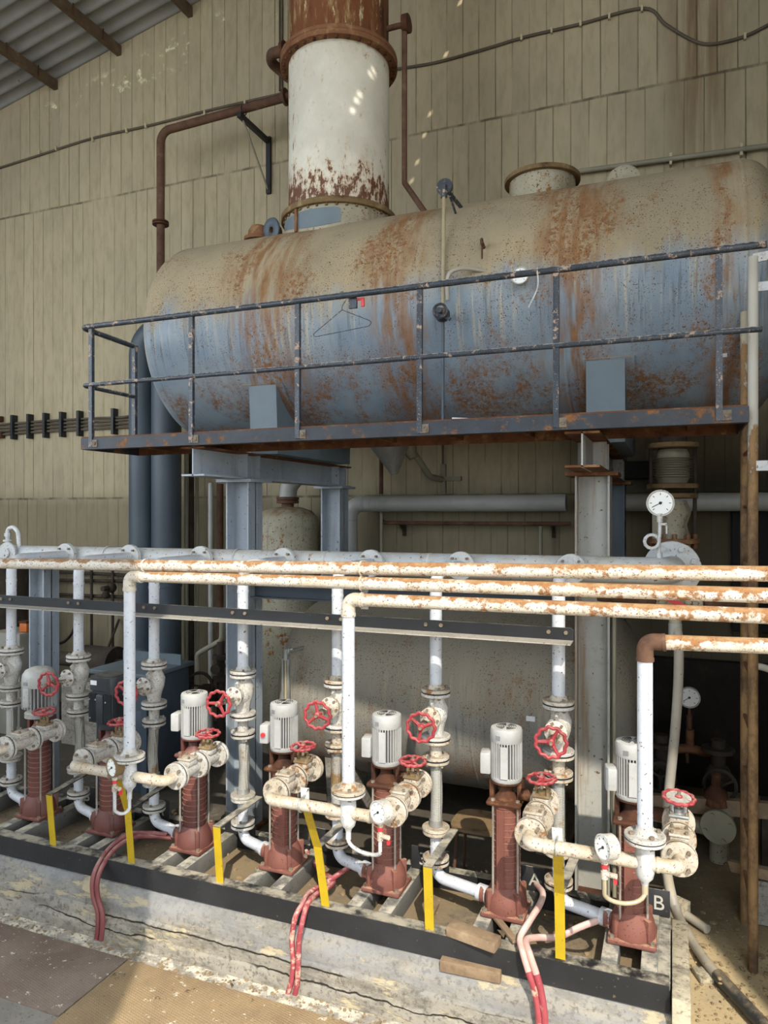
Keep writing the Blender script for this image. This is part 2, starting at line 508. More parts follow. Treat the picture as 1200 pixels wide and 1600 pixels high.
def plate_mat(name, a, b):
    n = NT(name)
    x, y, z = n.sep(n.pos)
    u = n.math('SINE', n.math('MULTIPLY', n.math('ADD', x, y), 300.0)); v = n.math('SINE', n.math('MULTIPLY', n.math('SUBTRACT', x, y), 190.0))
    pat = n.ramp(n.math('MULTIPLY', u, v), .1, .8)
    r = n.noise(1.8, 7, .66, vec=n.pos)
    col = n.mix(n.ramp(r, .34, .64), a, b)
    sp = n.noise(24, 5, .7, vec=n.pos)
    col = n.mix(n.math('MULTIPLY', n.ramp(sp, .62, .67), .8), col, '#d8d0bd')
    col = n.mix(n.math('MULTIPLY', n.ramp(n.noise(10, 5, .7, vec=n.pos), .62, .68), .8), col, '#332c26')
    n.bump(pat, .55, .004)
    return n.done(col, .85, 0, .25)
def hose_braid():
    n = NT('braided_steel')
    x, y, z = n.sep(n.raw)
    w1 = n.math('SINE', n.math('MULTIPLY', n.math('ADD', n.math('MULTIPLY', x, 1.0), z), 420.0))
    w2 = n.math('SINE', n.math('MULTIPLY', n.math('SUBTRACT', x, z), 420.0))
    p = n.math('MULTIPLY', w1, w2)
    col = n.mix(n.ramp(p, -.3, .6), '#8d8d88', '#c4c3bb')
    col = n.mix(n.ramp(n.noise(6, 6, .7), .55, .68), col, '#8c7350')
    n.bump(p, .4, .003)
    return n.done(col, .5, .35)
def ladder_mat(name, white):
    n = NT(name); x, y, z = n.sep(n.pos)
    r = n.noise(10, 8, .72, vec=n.map(n.pos, (1, 1, .5)))
    rust = n.mix(n.ramp(r, .35, .65), '#4a3624', '#8a6c46')
    k = n.math('ADD', r, n.ramp(z, 2.0, 3.0, .3, -.1)) if white else n.math('ADD', r, n.ramp(z, 2.2, 3.4, .25, .0))
    col = n.mix(n.ramp(k, .50, .58), '#b9b6ac' if white else '#a39a86', rust)
    n.bump(r, .4, .004); return n.done(col, .75)
M = {}
def mats():
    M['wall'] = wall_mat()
    M['tank'] = tank_mat('upper_tank_paint', '#6e7f8e', '#8a959c', [(-2.72, .42), (-1.72, .28), (-.55, .3), (.28, .16)])
    M['tank_low'] = tank_mat('lower_tank_paint', '#84827a', '#74736c', [], .35, True, .95)
    M['chimney'] = chimney_mat()
    M['rust'] = rust_mat('heavy_rust', '#2e1e17', '#4c3022', '#735036')
    M['rust_band'] = rust_mat('orange_rust', '#523524', '#76523a', '#947553')
    M['rust_streak'] = rust_mat('streaked_rust', '#38241a', '#6a4228', '#a08a62', 5, .85, '#b9ad8a', .25, True)
    M['rust_flange'] = rust_mat('rusty_flange', '#4a3322', '#6f5c40', '#8b7a58')
    M['rust_pipe'] = rust_mat('brown_pipe', '#443027', '#5a4234', '#6e5746')
    M['dark_pipe'] = rust_mat('dark_pipe', '#2b2723', '#3b342d', '#4c4136')
    M['white'] = paint('white_paint', '#c2c3c2', '#b1b4b7', amt=.26, sc=9, speck=.46, dusty=.4, rough=.45, grit=.55, rust='#6e5238')
    M['white_clean'] = paint('clean_white_paint', '#c0c3c8', '#b3b9c1', amt=.14, sc=8, speck=.46, dusty=.2, rough=.4, grit=.22, rust='#6e5238')
    M['white_rust'] = paint('flaking_white_paint', '#bfb8aa', '#ab9f8a', amt=.36, sc=11, speck=.52, dust='#a08a66', dusty=.6, rough=.6, rust='#7a5434', grit=.6)
    M['flange'] = paint('flange_paint', '#bcbbb6', '#a5a199', amt=.32, sc=14, speck=.54, dusty=.5, dust='#8f8270', rough=.55, rust='#6b4f36', grit=.6)
    M['flange_rust'] = paint('rusty_flange_paint', '#bbb4a8', '#a39885', amt=.46, sc=14, speck=.55, dusty=.65, dust='#927c5c', rough=.65, rust='#704e32', grit=.65)
    M['run'] = paint('peeling_run_pipe', '#cbc7be', '#bcb19e', amt=.39, sc=15, speck=.58, dust='#9c8360', dusty=.75, rough=.65, rust='#775740', topr=1.0, grit=.6, xr=(-2.2, .2, .07))
    M['header'] = paint('header_paint', '#bcbdba', '#afb3b6', amt=.24, sc=6, speck=.46, dusty=.5, dust='#a39880', rough=.45, topr=.45, grit=.3)
    M['hose'] = hose_braid()
    M['gasket'] = paint('black_gasket', '#15161a', speck=0, amt=0, rough=.7)
    M['bolt'] = rust_mat('bolt_steel', '#5a5045', '#7a6f60', '#43332a', 20, .6)
    M['ringlip'] = paint('worn_ring_edge', '#9a7468', '#8a6055', amt=.3, sc=16, speck=.4, rough=.6, rust='#5a3a30')
    M['pumpred'] = paint('oxide_red_paint', '#653a32', '#56312b', amt=.22, sc=9, speck=.35, dust='#a77b63', dusty=.6, rough=.55, rust='#4a2a20')
    M['pumpred_rust'] = paint('weathered_red_paint', '#76483c', '#683d33', amt=.34, sc=11, speck=.5, dust='#b28c72', dusty=.7, rough=.7, rust='#4b2e22')
    M['rod'] = paint('tie_rod_steel', '#a9a39a', '#8d857b', amt=.25, sc=14, speck=.4, rough=.45, metal=.4)
    M['motor'] = paint('motor_silver_paint', '#a9aaa9', '#9b9c9b', amt=.10, sc=9, speck=.2, grit=.2, dusty=.35, dust='#d8d4c6', rough=.4)
    M['motor_old'] = paint('old_motor_paint', '#a7a8a5', '#8f908c', amt=.2, sc=9, speck=.45, dusty=.55, dust='#c9c2ae', rough=.5)
    M['motor_core'] = paint('dark_motor_core', '#3a3b3c', '#4a4a49', amt=.1, speck=.1, rough=.6)
    M['ladder'] = ladder_mat('ladder_paint', True)
    M['ladder_back'] = ladder_mat('ladder_rust', False)
    M['panel_dark'] = rust_mat('dark_steel', '#15120f', '#1f1a15', '#2b231b')  # near-black steel colour for the corner panel
    M['motor_black'] = paint('black_motor_paint', '#24282c', '#2f3438', amt=.05, sc=9, speck=.1, dusty=.7, dust='#6d6a64', rough=.4)
    M['hole'] = paint('dark_opening', '#101010', speck=0, amt=0, rough=.9)
    M['red'] = paint('handwheel_red', '#963238', '#822a30', amt=.26, sc=14, speck=.4, dust='#c08a80', dusty=.55, rough=.45, rust='#6b2c22')
    M['redfresh'] = paint('red_lever', '#c4323a', amt=.05, speck=.2, rough=.4)
    M['yellow'] = paint('yellow_paint', '#b89c1a', '#a88e18', amt=.12, sc=9, speck=.32, dusty=.3, rough=.5, rust='#7c5a22')
    M['black'] = paint('black_steel', '#141619', '#1d2024', amt=.10, sc=7, speck=.25, dusty=.85, dust='#b5ac9a', rough=.5, rust='#5b4a3a')
    M['dusted'] = paint('dust_covered_steel', '#8f8b82', '#a5a096', amt=.25, sc=9, speck=.45, rough=.8, rust='#3a3a3a', grit=.4)
    M['frame'] = paint('black_skid_paint', '#191a1c', '#27282a', amt=.2, sc=6, speck=.3, dusty=.95, dust='#a49d8c', rough=.6, rust='#6d6455')
    M['beam_dust'] = paint('dusty_beam', '#5a5a56', '#6c6a64', amt=.2, sc=8, speck=.5, dusty=1.0, dust='#a9a292', rough=.75, rust='#5a5044')
    M['rail'] = paint('navy_rail_paint', '#333b46', '#222931', amt=.44, sc=22, speck=.5, dust='#c9c5bb', dusty=.9, rough=.4, rust='#a9a69e')
    M['platform'] = paint('platform_edge_paint', '#20252c', '#2c343d', amt=.46, sc=9, speck=.5, dust='#8a6a50', dusty=.9, rough=.55, rust='#4c3628', topr=.6)
    M['platform_rust'] = rust_mat('rusted_tread', '#3a241a', '#64402a', '#8b6a4a')
    M['bluecol'] = paint('blue_grey_column', '#9fa8b1', '#8b959e', amt=.12, sc=4, speck=.36, rough=.45, rust='#6b5238', streak=.25, grit=.2)
    M['greycol'] = paint('grey_column_paint', '#a5a59f', '#94948e', amt=.26, sc=4, speck=.42, rough=.5, rust='#7a5c38', streak=.75, grit=.3)
    M['bluedark'] = paint('slate_blue_paint', '#46525d', '#3b4651', amt=.08, sc=4, speck=.2, rough=.5, dusty=.4)
    M['duct'] = paint('duct_blue_paint', '#434f59', '#38434d', amt=.06, sc=2, speck=.12, rough=.5, dusty=.3)
    M['greybox'] = paint('grey_box_paint', '#8a8880', '#7b796f', amt=.15, sc=4, speck=.3, dusty=.6, rough=.6)
    M['bluepatch'] = paint('repair_blue_paint', '#66747c', '#5c6971', amt=.03, sc=4, speck=.1, rough=.5)
    M['whitetank'] = paint('stained_white_vessel', '#a09a86', '#8b8570', amt=.40, sc=7, speck=.55, dust='#7a5c3a', dusty=.9, rough=.6, rust='#5b4026', streak=.4)
    M['wpipe'] = paint('grey_white_pipe', '#a3a49f', '#93948f', amt=.12, sc=4, speck=.15, dusty=.5, rough=.5)
    M['wood'] = rust_mat('old_wood', '#6a5845', '#85715a', '#9c8a70', 6, .85)
    M['stoolwood'] = rust_mat('dusty_plywood', '#5f4c38', '#7d684c', '#4d3b2a', 5, .8)
    M['redhose'] = paint('red_hose_rubber', '#8a343c', '#9c464c', amt=.50, sc=14, speck=.3, dust='#d0b4a6', dusty=.5, rough=.6, rust='#d8c0b4')
    M['pinkhose'] = paint('faded_hose_rubber', '#c2a096', '#b08a80', amt=.25, sc=6, speck=.3, dust='#d9c9bb', dusty=.6, rough=.7, rust='#b04a4a')
    M['brownhose'] = paint('dusty_dark_red_hose', '#6d3434', '#7a4441', amt=.2, sc=8, speck=.3, dust='#a58a80', dusty=.6, rough=.6, rust='#a88')if False else paint('dusty_dark_red_hose', '#6d3434', '#7a4441', amt=.2, sc=8, speck=.3, dust='#a58a80', dusty=.6, rough=.6, rust='#9a7a70')
    M['greyhose'] = paint('grey_hose_rubber', '#8f8a80', '#a39d90', amt=.15, sc=6, speck=.3, dusty=.5, dust='#b9a988', rough=.6, rust='#6b6254')
    M['blackhose'] = paint('black_hose_rubber', '#25282c', '#34373a', amt=.1, sc=6, speck=.2, dusty=.5, rough=.5)
    M['dial'] = paint('dial_face', '#e6e8e6', speck=0, amt=0, rough=.3, bump=0)
    M['ink'] = paint('dial_ink', '#1b1c20', speck=0, amt=0, rough=.5, bump=0)
    M['label'] = paint('paper_label', '#d6d8d8', '#c4c6c8', amt=0, speck=0, rough=.5, bump=0)
    M['labelgrey'] = paint('grey_plate', '#7c7f82', '#6d7074', amt=0, speck=0, rough=.5, bump=0)
    M['steel'] = paint('bright_steel', '#b4b5b2', '#9c9c98', amt=.1, sc=12, speck=.2, rough=.35, metal=.6)
    M['chalk'] = paint('white_stencil', '#aaa79d', speck=.4, amt=.3, sc=20, rough=.8)
    M['orange'] = paint('orange_plastic', '#b5622c', amt=.05, speck=.1, rough=.5)
    M['tube'] = paint('yellowed_gauge_tube', '#a59a80', '#93886e', amt=.1, sc=5, speck=.1, rough=.25)
    M['roof'] = paint('asbestos_cement_sheet', '#8f9090', '#7d7f80', amt=.15, sc=3, speck=.2, rough=.9, rust='#5f605e')
    M['purlin'] = rust_mat('purlin_steel', '#4a3c30', '#5b4c3d', '#6f6150')
    M['concrete'] = concrete_mat('plinth_concrete', '#817e77', '#989183', layered=True)
    M['pit'] = concrete_mat('pit_concrete', '#6d6253', '#8a7b64', sand='#87765c')
    M['curb'] = concrete_mat('curb_concrete', '#a39a86', '#b5ab93')
    M['plain'] = concrete_mat('plain_concrete', '#8a867c', '#98938a')
    M['floor'] = floor_mat()
    M['plate_brown'] = plate_mat('brown_tread_plate', '#6f6055', '#85776a')
    M['plate_tan'] = plate_mat('tan_tread_plate', '#86735a', '#a18a68')
    M['debris'] = rust_mat('rubble', '#6b5a45', '#8d7a5d', '#4a3c2e', 9, .95)
    M['cable'] = paint('cable_sheath', '#4a4236', '#5b5244', amt=0, speck=.1, rough=.7)
    M['conduit'] = paint('conduit_grey', '#7d7968', '#8c8874', amt=.1, sc=6, speck=.2, rough=.6)
    M['clip'] = paint('wall_clip', '#b5ab8c', speck=.1, amt=.1, rough=.7)
mats()
# ================================================================ setting
WY = 6.7
EAVE = lambda x: 7.4 + .195 * (min(x, 1.2) + 7.9) - (.195 * (x - 1.2) if x > 1.2 else 0)
def gable_wall(name, y0, y1, mat, x0=-9.4, x1=5.2):
    m = MB(); poly = [(x0, -.05), (x1, -.05), (x1, EAVE(x1))]
    if x0 < 1.2 < x1: poly.append((1.2, EAVE(1.2)))
    poly.append((x0, EAVE(x0)))
    m.prism(poly, (0, y1, 0), (1, 0, 0), (0, 0, 1), y1 - y0)   # extrudes towards -y
    return struct(m.build(name, mat))
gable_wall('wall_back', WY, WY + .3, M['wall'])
wl = MB(); wl.box((-9.55, 5.15, 3.5), (.3, 3.4, 7.1)); wl.box((-9.55, .1, 6.5), (.3, 6.7, 1.1)); wl.box((-9.55, .1, 1.3), (.3, 6.7, 2.7)); struct(wl.build('wall_left', M['plain']))  # unseen left wall, its opening shaped to let light in high up
struct(MB().box((1.17, 4.69, 4.5), (.2, 4.02, 9.0)).build('wall_right', M['plain']))  # unseen partition added to cut the sun and darken the right side
# unseen panels added behind the camera to block sun, openings between them
gable_wall('wall_front', -3.3, -3.0, M['plain'], -4.2, .27)
struct(MB().box((-6.8, -3.15, 1.2), (5.2, .3, 2.5)).build('wall_front_sill', M['plain']))  # low panel added to hold light off the lower wall
gable_wall('wall_front_pier', -3.3, -3.0, M['plain'], 3.7, 5.2)
# floor
struct(MB().box((-2, -3, -.1), (60, 40, .2)).build('floor', M['floor']))

# roof: corrugated sheets where seen, plain sheets with pin holes elsewhere
def roof():
    bm = bmesh.new()
    # corrugated part
    xs = [-9.4, -8.2, -7.0, -5.8, -4.6]
    ys = [4.2 + (2.5) * i / 226 for i in range(227)]
    g = [[bm.verts.new((x, y, EAVE(x) + .028 * math.sin(2 * PI * y / .177))) for y in ys] for x in xs]
    for i in range(len(xs) - 1):
        for j in range(len(ys) - 1):
            bm.faces.new((g[i][j], g[i + 1][j], g[i + 1][j + 1], g[i][j + 1]))
    holes = []
    E = math.radians(SUN_EL)
    d = Vector((-math.sin(SUN_AZ) * math.cos(E), math.cos(SUN_AZ) * math.cos(E), -math.sin(E)))
    for p in SPOTS:
        k = 0
        # walk back along the sun ray up to the roof
        q = Vector(p)
        for _ in range(2000):
            q = q - d * .005
            if q.z >= EAVE(q.x): break
        holes.append((q.x, q.y))
    hs = .021
    def sheet(x0, x1, y0, y1):
        xc = {x0, x1}; yc = {y0, y1}
        if x0 < 1.2 < x1: xc.add(1.2)
        for (hx, hy) in holes:
            if x0 < hx < x1 and y0 < hy < y1:
                xc |= {hx - hs, hx + hs}; yc |= {hy - hs * 1.1, hy + hs * 1.1}
        xc = sorted(xc); yc = sorted(yc)
        V = {}
        def vv(x, y):
            if (x, y) not in V: V[(x, y)] = bm.verts.new((x, y, EAVE(x) + .05))
            return V[(x, y)]
        for i in range(len(xc) - 1):
            for j in range(len(yc) - 1):
                mx = (xc[i] + xc[i + 1]) / 2; my = (yc[j] + yc[j + 1]) / 2
                if any(abs(mx - hx) < hs and abs(my - hy) < hs * 1.1 for hx, hy in holes): continue
                bm.faces.new((vv(xc[i], yc[j]), vv(xc[i + 1], yc[j]), vv(xc[i + 1], yc[j + 1]), vv(xc[i], yc[j + 1])))
    sheet(-9.4, -4.3, -3.3, 4.5)
    sheet(-5.0, 5.2, -3.3, WY)
    b = MB(); b.bm.free(); b.bm = bm
    o = struct(b.build('ceiling', M['roof']))
    return o
SUN_EL = 43.0
SUN_AZ = math.radians(25.0)
def tank_pt(u, v, Y0=5.3, Z0=3.73, R=.82):
    a = (u - 600) / FPX; b = (800 - v) / FPX
    m = b / (C_ + a * S)           # z = EYE + m*Y
    A = 1 + m * m; B = -2 * Y0 + 2 * m * (EYE - Z0); Cc = Y0 * Y0 + (EYE - Z0) ** 2 - R * R
    disc = max(B * B - 4 * A * Cc, 0)
    Y = (-B - math.sqrt(disc)) / (2 * A)
    return at(u, v, Y)
def chim_pt(u, v, X0=-2.5, Y0=5.3, R=.405):
    a = (u - 600) / FPX; b = (800 - v) / FPX
    dx, dy = (-S + a * C_), (C_ + a * S)
    A = dx * dx + dy * dy; B = -2 * (dx * X0 + dy * Y0); Cc = X0 * X0 + Y0 * Y0 - R * R
    t = (-B - math.sqrt(max(B * B - 4 * A * Cc, 0))) / (2 * A)
    return Vector((dx * t, dy * t, EYE + b * t))
SPOTS = [at(u, v, WY) for u, v in ((697, 93), (672, 186), (663, 219), (652, 261), (643, 291), (1102, 103), (1016, 153), (719, 12), (1184, 262))]
SPOTS += [chim_pt(u, v) for u, v in ((579, 126), (584, 121), (562, 157), (557, 167), (551, 183))]
SPOTS += [tank_pt(u, v) for u, v in ((1160, 305), (1153, 323), (1136, 373), (1168, 281))]
roof()
pl = thing('roof_purlin', 'rusty roof purlin ending lowest on the gable wall, furthest left', 'roof beam', (-6.96, 5.4, EAVE(-6.96) - .13), 'roof purlins')
m = MB(); m.box((-6.96, 5.2, EAVE(-6.96) - .095), (.06, 3.0, .11)); m.build('beam', M['purlin'], pl)
m = MB()
for k in range(6): m.cyl((-6.92, 4.2 + k * .44, EAVE(-6.96) - .15), (-6.92, 4.2 + k * .44, EAVE(-6.96) - .03), .008, n=6)
m.build('hook_bolts', M['rust'], pl)
for X, lab in ((-5.99, 'rusty roof purlin between its two neighbours, middle one in view'), (-4.99, 'rusty roof purlin highest up the gable, cut by the top of the photo')):
    dup(pl, (X, 5.4, EAVE(X) - .13), lab)
# ================================================================ plinth and skid
PX = [-3.69, -3.12, -2.52, -1.94, -1.346, -.733, -.163]     # pumps
SX = [-4.02, -3.45, -2.868, -2.25, -1.66, -1.11, -.50]      # suction risers
PY, SY, ZB = 3.42, 3.50, .40
ordn = ['first', 'second', 'third', 'fourth', 'fifth', 'sixth', 'seventh']
pl = thing('concrete_plinth', 'long cracked concrete plinth under the row of pumps', 'plinth', (-2.6, 3.4, 0))
from mathutils import noise as mn
prof = [(3.052, 0), (3.052, .055), (3.054, .066), (3.064, .074), (3.065, .105), (3.066, .135), (3.070, .148), (3.080, .152), (3.081, .18), (3.083, .205), (3.090, .222), (3.112, .245), (3.135, .268), (3.150, .28), (3.80, .28), (3.80, 0)]
m = MB(); rows = []
for i in range(361):
    X = -5.6 + 5.6 * i / 360; r = []
    for j, (y, z) in enumerate(prof):
        if 0 < j < 13:
            q = Vector((X * 2.2, z * 9, 0))
            k = mn.fractal(q, 1.0, 2.0, 5) * .009 + mn.noise(Vector((X * 14, z * 40, 3))) * .003
            zz = z + mn.noise(Vector((X * 1.3, j * .15, 7))) * .010 + mn.noise(Vector((X * 9, j * .6, 2))) * .003
            spall = max(0, mn.noise(Vector((X * 1.6, z * 6, 11))) - .25) * .05
            r.append(m.bm.verts.new((X, min(y - k + spall, 3.148), zz)))
        else: r.append(m.bm.verts.new((X, y, z)))
    rows.append(r)
for A, B in zip(rows[:-1], rows[1:]):
    for j in range(len(prof) - 1): m.bm.faces.new((A[j], B[j], B[j + 1], A[j + 1]))
    m.bm.faces.new((A[-1], B[-1], B[0], A[0]))
m.bm.faces.new(rows[0]); m.bm.faces.new(list(reversed(rows[-1])))
m.build('body', M['concrete'], pl, ang=50)
m = MB(); m.box((-2.8, 3.45, .285), (5.4, .6, .02)); m.build('sandy_infill', M['pit'], pl)
m = MB(); m.box((.035, 3.37, .192), (.07, .6, .384), bev=.006); m.build('end_curb', M['curb'], pl, 'pale concrete end curb')
sk = thing('skid_frame', 'black steel channel frame set on the concrete plinth', 'steel frame', (-2.6, 3.4, .28))
m = MB(); m.box((-2.8, 3.135, .335), (5.58, .012, .11)); m.box((-2.8, 3.165, .386), (5.58, .07, .010)); m.box((-2.8, 3.165, .284), (5.58, .07, .010)); m.build('front_channel', M['frame'], sk)
m = MB(); m.box((-2.8, 3.72, .335), (5.58, .06, .11)); m.build('back_channel', M['frame'], sk)
for i, px in enumerate(PX + [-4.28]):
    for dx in (-.085, .075):
        m = MB(); m.box((px + dx, 3.445, .340), (.068, .49, .11), bev=.004); m.build('cross_beam', M['beam_dust'], sk)
m = MB(); m.box((-.03, 3.43, .334), (.05, .56, .105)); m.build('end_beam', M['beam_dust'], sk)

# ================================================================ pumps
def ring_bolts(m, c, axis, R, k, r, L): return m.bolts(c, axis, R, k, r, L)
def pump(i, kind, label):
    x, y, z0 = PX[i], PY, ZB
    red = M['pumpred_rust'] if i >= 3 else M['pumpred']
    t = thing('pump', label, 'pump', (x, y, z0), 'vertical pumps')
    m = MB()
    m.box((x, y, z0 + .012), (.205, .20, .022), bev=.008)
    m.lathe([(.098, .02), (.100, .04), (.093, .085), (.076, .12), (.070, .135), (0, .135)], (x, y, z0), n=24)
    for a in range(4):
        aa = PI / 4 + a * PI / 2
        m.box((x + .084 * math.cos(aa), y + .084 * math.sin(aa), z0 + .07), (.05, .022, .10), rot=(0, 0, aa), bev=.005)
    m.cyl((x - .07, y, z0 + .057), (x - .125, y, z0 + .057), .038)
    m.build('foot', red, t)
    m = MB()
    for sx in (-1, 1):
        for sy in (-1, 1): m.cyl((x + sx * .084, y + sy * .082, z0 + .02), (x + sx * .084, y + sy * .082, z0 + .034), .011, n=6)
    m.build('foot_bolts', M['bolt'], t)
    # stage stack
    m = MB(); prof = [(0, .12), (.064, .12)]
    n = 12; h0, h1 = .135, .50
    for k in range(n):
        a = h0 + (h1 - h0) * k / n; b = h0 + (h1 - h0) * (k + 1) / n
        prof += [(.064, a + .004), (.064, b - .001)]
    prof += [(.070, .505), (.070, .52), (0, .52)]
    m.lathe(prof, (x, y, z0), n=26); stk = m.build('stage_stack', red, t)
    for k in range(n):
        b = h0 + (h1 - h0) * (k + 1) / n
        m = MB(); m.lathe([(.063, b - .004), (.0672, b - .0032), (.0676, b - .0012), (.063, b - .0004)], (x, y, z0), n=26); m.build('stage_ring', M['ringlip'], stk)
    if i in (3, 5, 6):
        m = MB(); sxx = -.03 if i >= 5 else .01
        m.prism([(-.002, -.009), (.034, -.009), (.034, -.006), (.001, -.006), (.001, .02), (-.002, .02)], (x + sxx, y - .062, z0 + .13), (1, 0, 0), (0, 1, 0), .37); m.build('cable_guard', red, t)
    for a in range(4):
        aa = PI / 4 + .12 + a * PI / 2
        p = (x + .081 * math.cos(aa), y + .081 * math.sin(aa))
        m = MB(); m.cyl((p[0], p[1], z0 + .10), (p[0], p[1], z0 + .545), .0055, n=8)
        m.cyl((p[0], p[1], z0 + .535), (p[0], p[1], z0 + .55), .010, n=6); m.build('tie_rod', M['rod'], t)
    # pump head and lantern
    m = MB(); m.box((x, y, z0 + .53), (.165, .165, .024), bev=.012)
    m.lathe([(.06, .54), (.05, .55), (.032, .575), (.032, .60), (0, .60)], (x, y, z0), n=20)
    for sx in (-1, 1):
        m.box((x + sx * .066, y + .02, z0 + .58), (.022, .09, .085), bev=.004)
    m.cyl((x + .06, y, z0 + .565), (x + .14, y, z0 + .565), .028)
    m.lathe([(0, .618), (.074, .618), (.076, .626), (.0, .626)], (x, y, z0), n=24)
    m.build('pump_head', M['rust'] if i >= 3 else red, t)
    zb = z0 + .626
    if kind == 'silver':
        m = MB(); m.lathe([(0, 0), (.070, 0), (.074, .006), (.074, .018), (.062, .024), (.062, .188), (0, .188)], (x, y, zb), n=28)
        body = m.build('motor', M['motor_core'], t)
        m = MB(); m.lathe([(.066, -.001), (.0705, -.001), (.0745, .006), (.0745, .019), (.066, .022)], (x, y, zb), n=28); m.build('motor_flange', M['motor'], body)
        nf = 34; m = MB()
        for k in range(nf):
            a = 2 * PI * k / nf
            m.box((x + .0665 * math.cos(a), y + .0665 * math.sin(a), zb + .105), (.016, .0046, .168), rot=(0, 0, a))
        m.build('cooling_fins', M['motor'], body)
        m = MB(); m.lathe([(.073, .185), (.0755, .19), (.0755, .238), (.072, .248), (.06, .252), (0, .252)], (x, y, zb), n=32); fc = m.build('fan_cover', M['motor'], body)
        m = MB()
        for R in (.016, .026, .036, .046):
            for q in range(4):
                a0 = q * PI / 2 + .22
                pts = [(x + R * math.cos(a0 + s * (PI / 2 - .44) / 5), y + R * math.sin(a0 + s * (PI / 2 - .44) / 5), zb + .2523) for s in range(6)]
                m.tube(pts, .0018, n=5)
        m.build('vent_slots', M['hole'], fc)
        m = MB(); m.box((x - .092, y - .028, zb + .085), (.05, .085, .10), rot=(0, 0, .15), bev=.008); tb = m.build('terminal_box', M['motor'], body)
        if i == 3:
            m = MB(); m.cyl((x - .085, y - .072, zb + .085), (x - .085, y - .085, zb + .085), .012); m.build('stop_button', M['redfresh'], tb, 'red stop button')
        m = MB(); m.box((x - .025, y - .0725, zb + .213), (.022, .003, .02), rot=(0, 0, -.33)); m.build('name_plate', M['labelgrey'], body, 'small grey plate')
        m = MB(); m.box((x + .005, y - .078, zb + .10), (.034, .004, .15), rot=(0, 0, .06)); m.build('front_rib', M['motor'], body)
    elif kind == 'domed':
        m = MB(); m.lathe([(0, -.005), (.085, -.005), (.085, .02), (.07, .03), (.07, .05), (.088, .055), (.088, .19), (0, .19)], (x, y, zb), n=30)
        body = m.build('motor', M['motor_core'], t)
        nf = 30; m = MB(); m.lathe([(.08, -.006), (.0855, -.006), (.0855, .021), (.0705, .031), (.0705, .051), (.06, .05)], (x, y, zb), n=30)
        for k in range(nf):
            a = 2 * PI * k / nf
            m.box((x + .093 * math.cos(a), y + .093 * math.sin(a), zb + .12), (.02, .006, .13), rot=(0, 0, a))
        m.build('cooling_fins', M['motor_old'], body)
        m = MB(); m.lathe([(.100, .185), (.102, .19), (.102, .235), (.098, .26), (.082, .285), (.05, .30), (0, .305)], (x, y, zb), n=32); m.build('fan_cover', M['motor_old'], body)
        m = MB(); m.box((x - .005, y - .103, zb + .215), (.03, .004, .02)); m.build('name_plate', M['labelgrey'], body)
        m = MB(); m.box((x + .0, y - .099, zb + .13), (.05, .02, .12), bev=.005); m.build('terminal_box', M['motor_old'], body)
    else:
        def rsq(hw, r, n=6):
            out = []
            for (cx, cy, a0) in ((1, 1, 0), (-1, 1, 90), (-1, -1, 180), (1, -1, 270)):
                for k in range(n + 1):
                    a = math.radians(a0 + 90 * k / n)
                    out.append((cx * (hw - r) + r * math.cos(a), cy * (hw - r) + r * math.sin(a)))
            return out
        m = MB(); m.lathe([(0, -.01), (.08, -.01), (.08, .03), (0, .03)], (x, y, zb), n=24)
        m.prism(rsq(.083, .03), (x, y, zb + .03), (1, 0, 0), (0, 1, 0), .20)
        for sx in (-1, 1):
            for k in range(7): 
                m.box((x + sx * (.034 + k * .0075), y - .088, zb + .12), (.003, .014, .17))
        for k in range(18): m.box((x + .088, y - .07 + k * .008, zb + .12), (.014, .003, .17)); m.box((x - .088, y - .07 + k * .008, zb + .12), (.014, .003, .17))
        m.box((x + .0, y - .09, zb + .115), (.055, .02, .17), bev=.008)
        body = m.build('motor', M['motor_black'], t)
        m = MB(); m.prism(rsq(.098, .05), (x, y, zb + .225), (1, 0, 0), (0, 1, 0), .075); m.prism(rsq(.075, .05), (x, y, zb + .30), (1, 0, 0), (0, 1, 0), .006)
        fc = m.build('fan_cover', M['motor_black'], body, 'dusty black square fan cover')
        m = MB(); m.box((x - .04, y - .0995, zb + .27), (.045, .003, .026)); m.build('name_plate', M['label'], fc, 'white label')
        m = MB()
        for p in ((-.075, .17), (-.03, .17), (.045, .16), (-.07, .06)): m.cyl((x + p[0], y - .098, zb + p[1]), (x + p[0], y - .094, zb + p[1]), .005, n=8)
        m.build('screws', M['steel'], body)
    return t
pump(0, 'domed', 'dusty pump with large domed grey motor, leftmost red casing in the row')
pump(1, 'black', 'pump with square black motor on a red ringed casing')
pump(2, 'silver', 'silver finned pump just right of the black motor pump')
pump(3, 'silver', 'silver finned pump with red stop button on its terminal box')
pump(4, 'silver', 'silver finned pump between the number 3 plate and stop button pump')
pump(5, 'silver', 'silver finned pump beside the wooden stool with letter A plate')
pump(6, 'silver', 'silver finned pump at the right end of the row, behind a white riser')

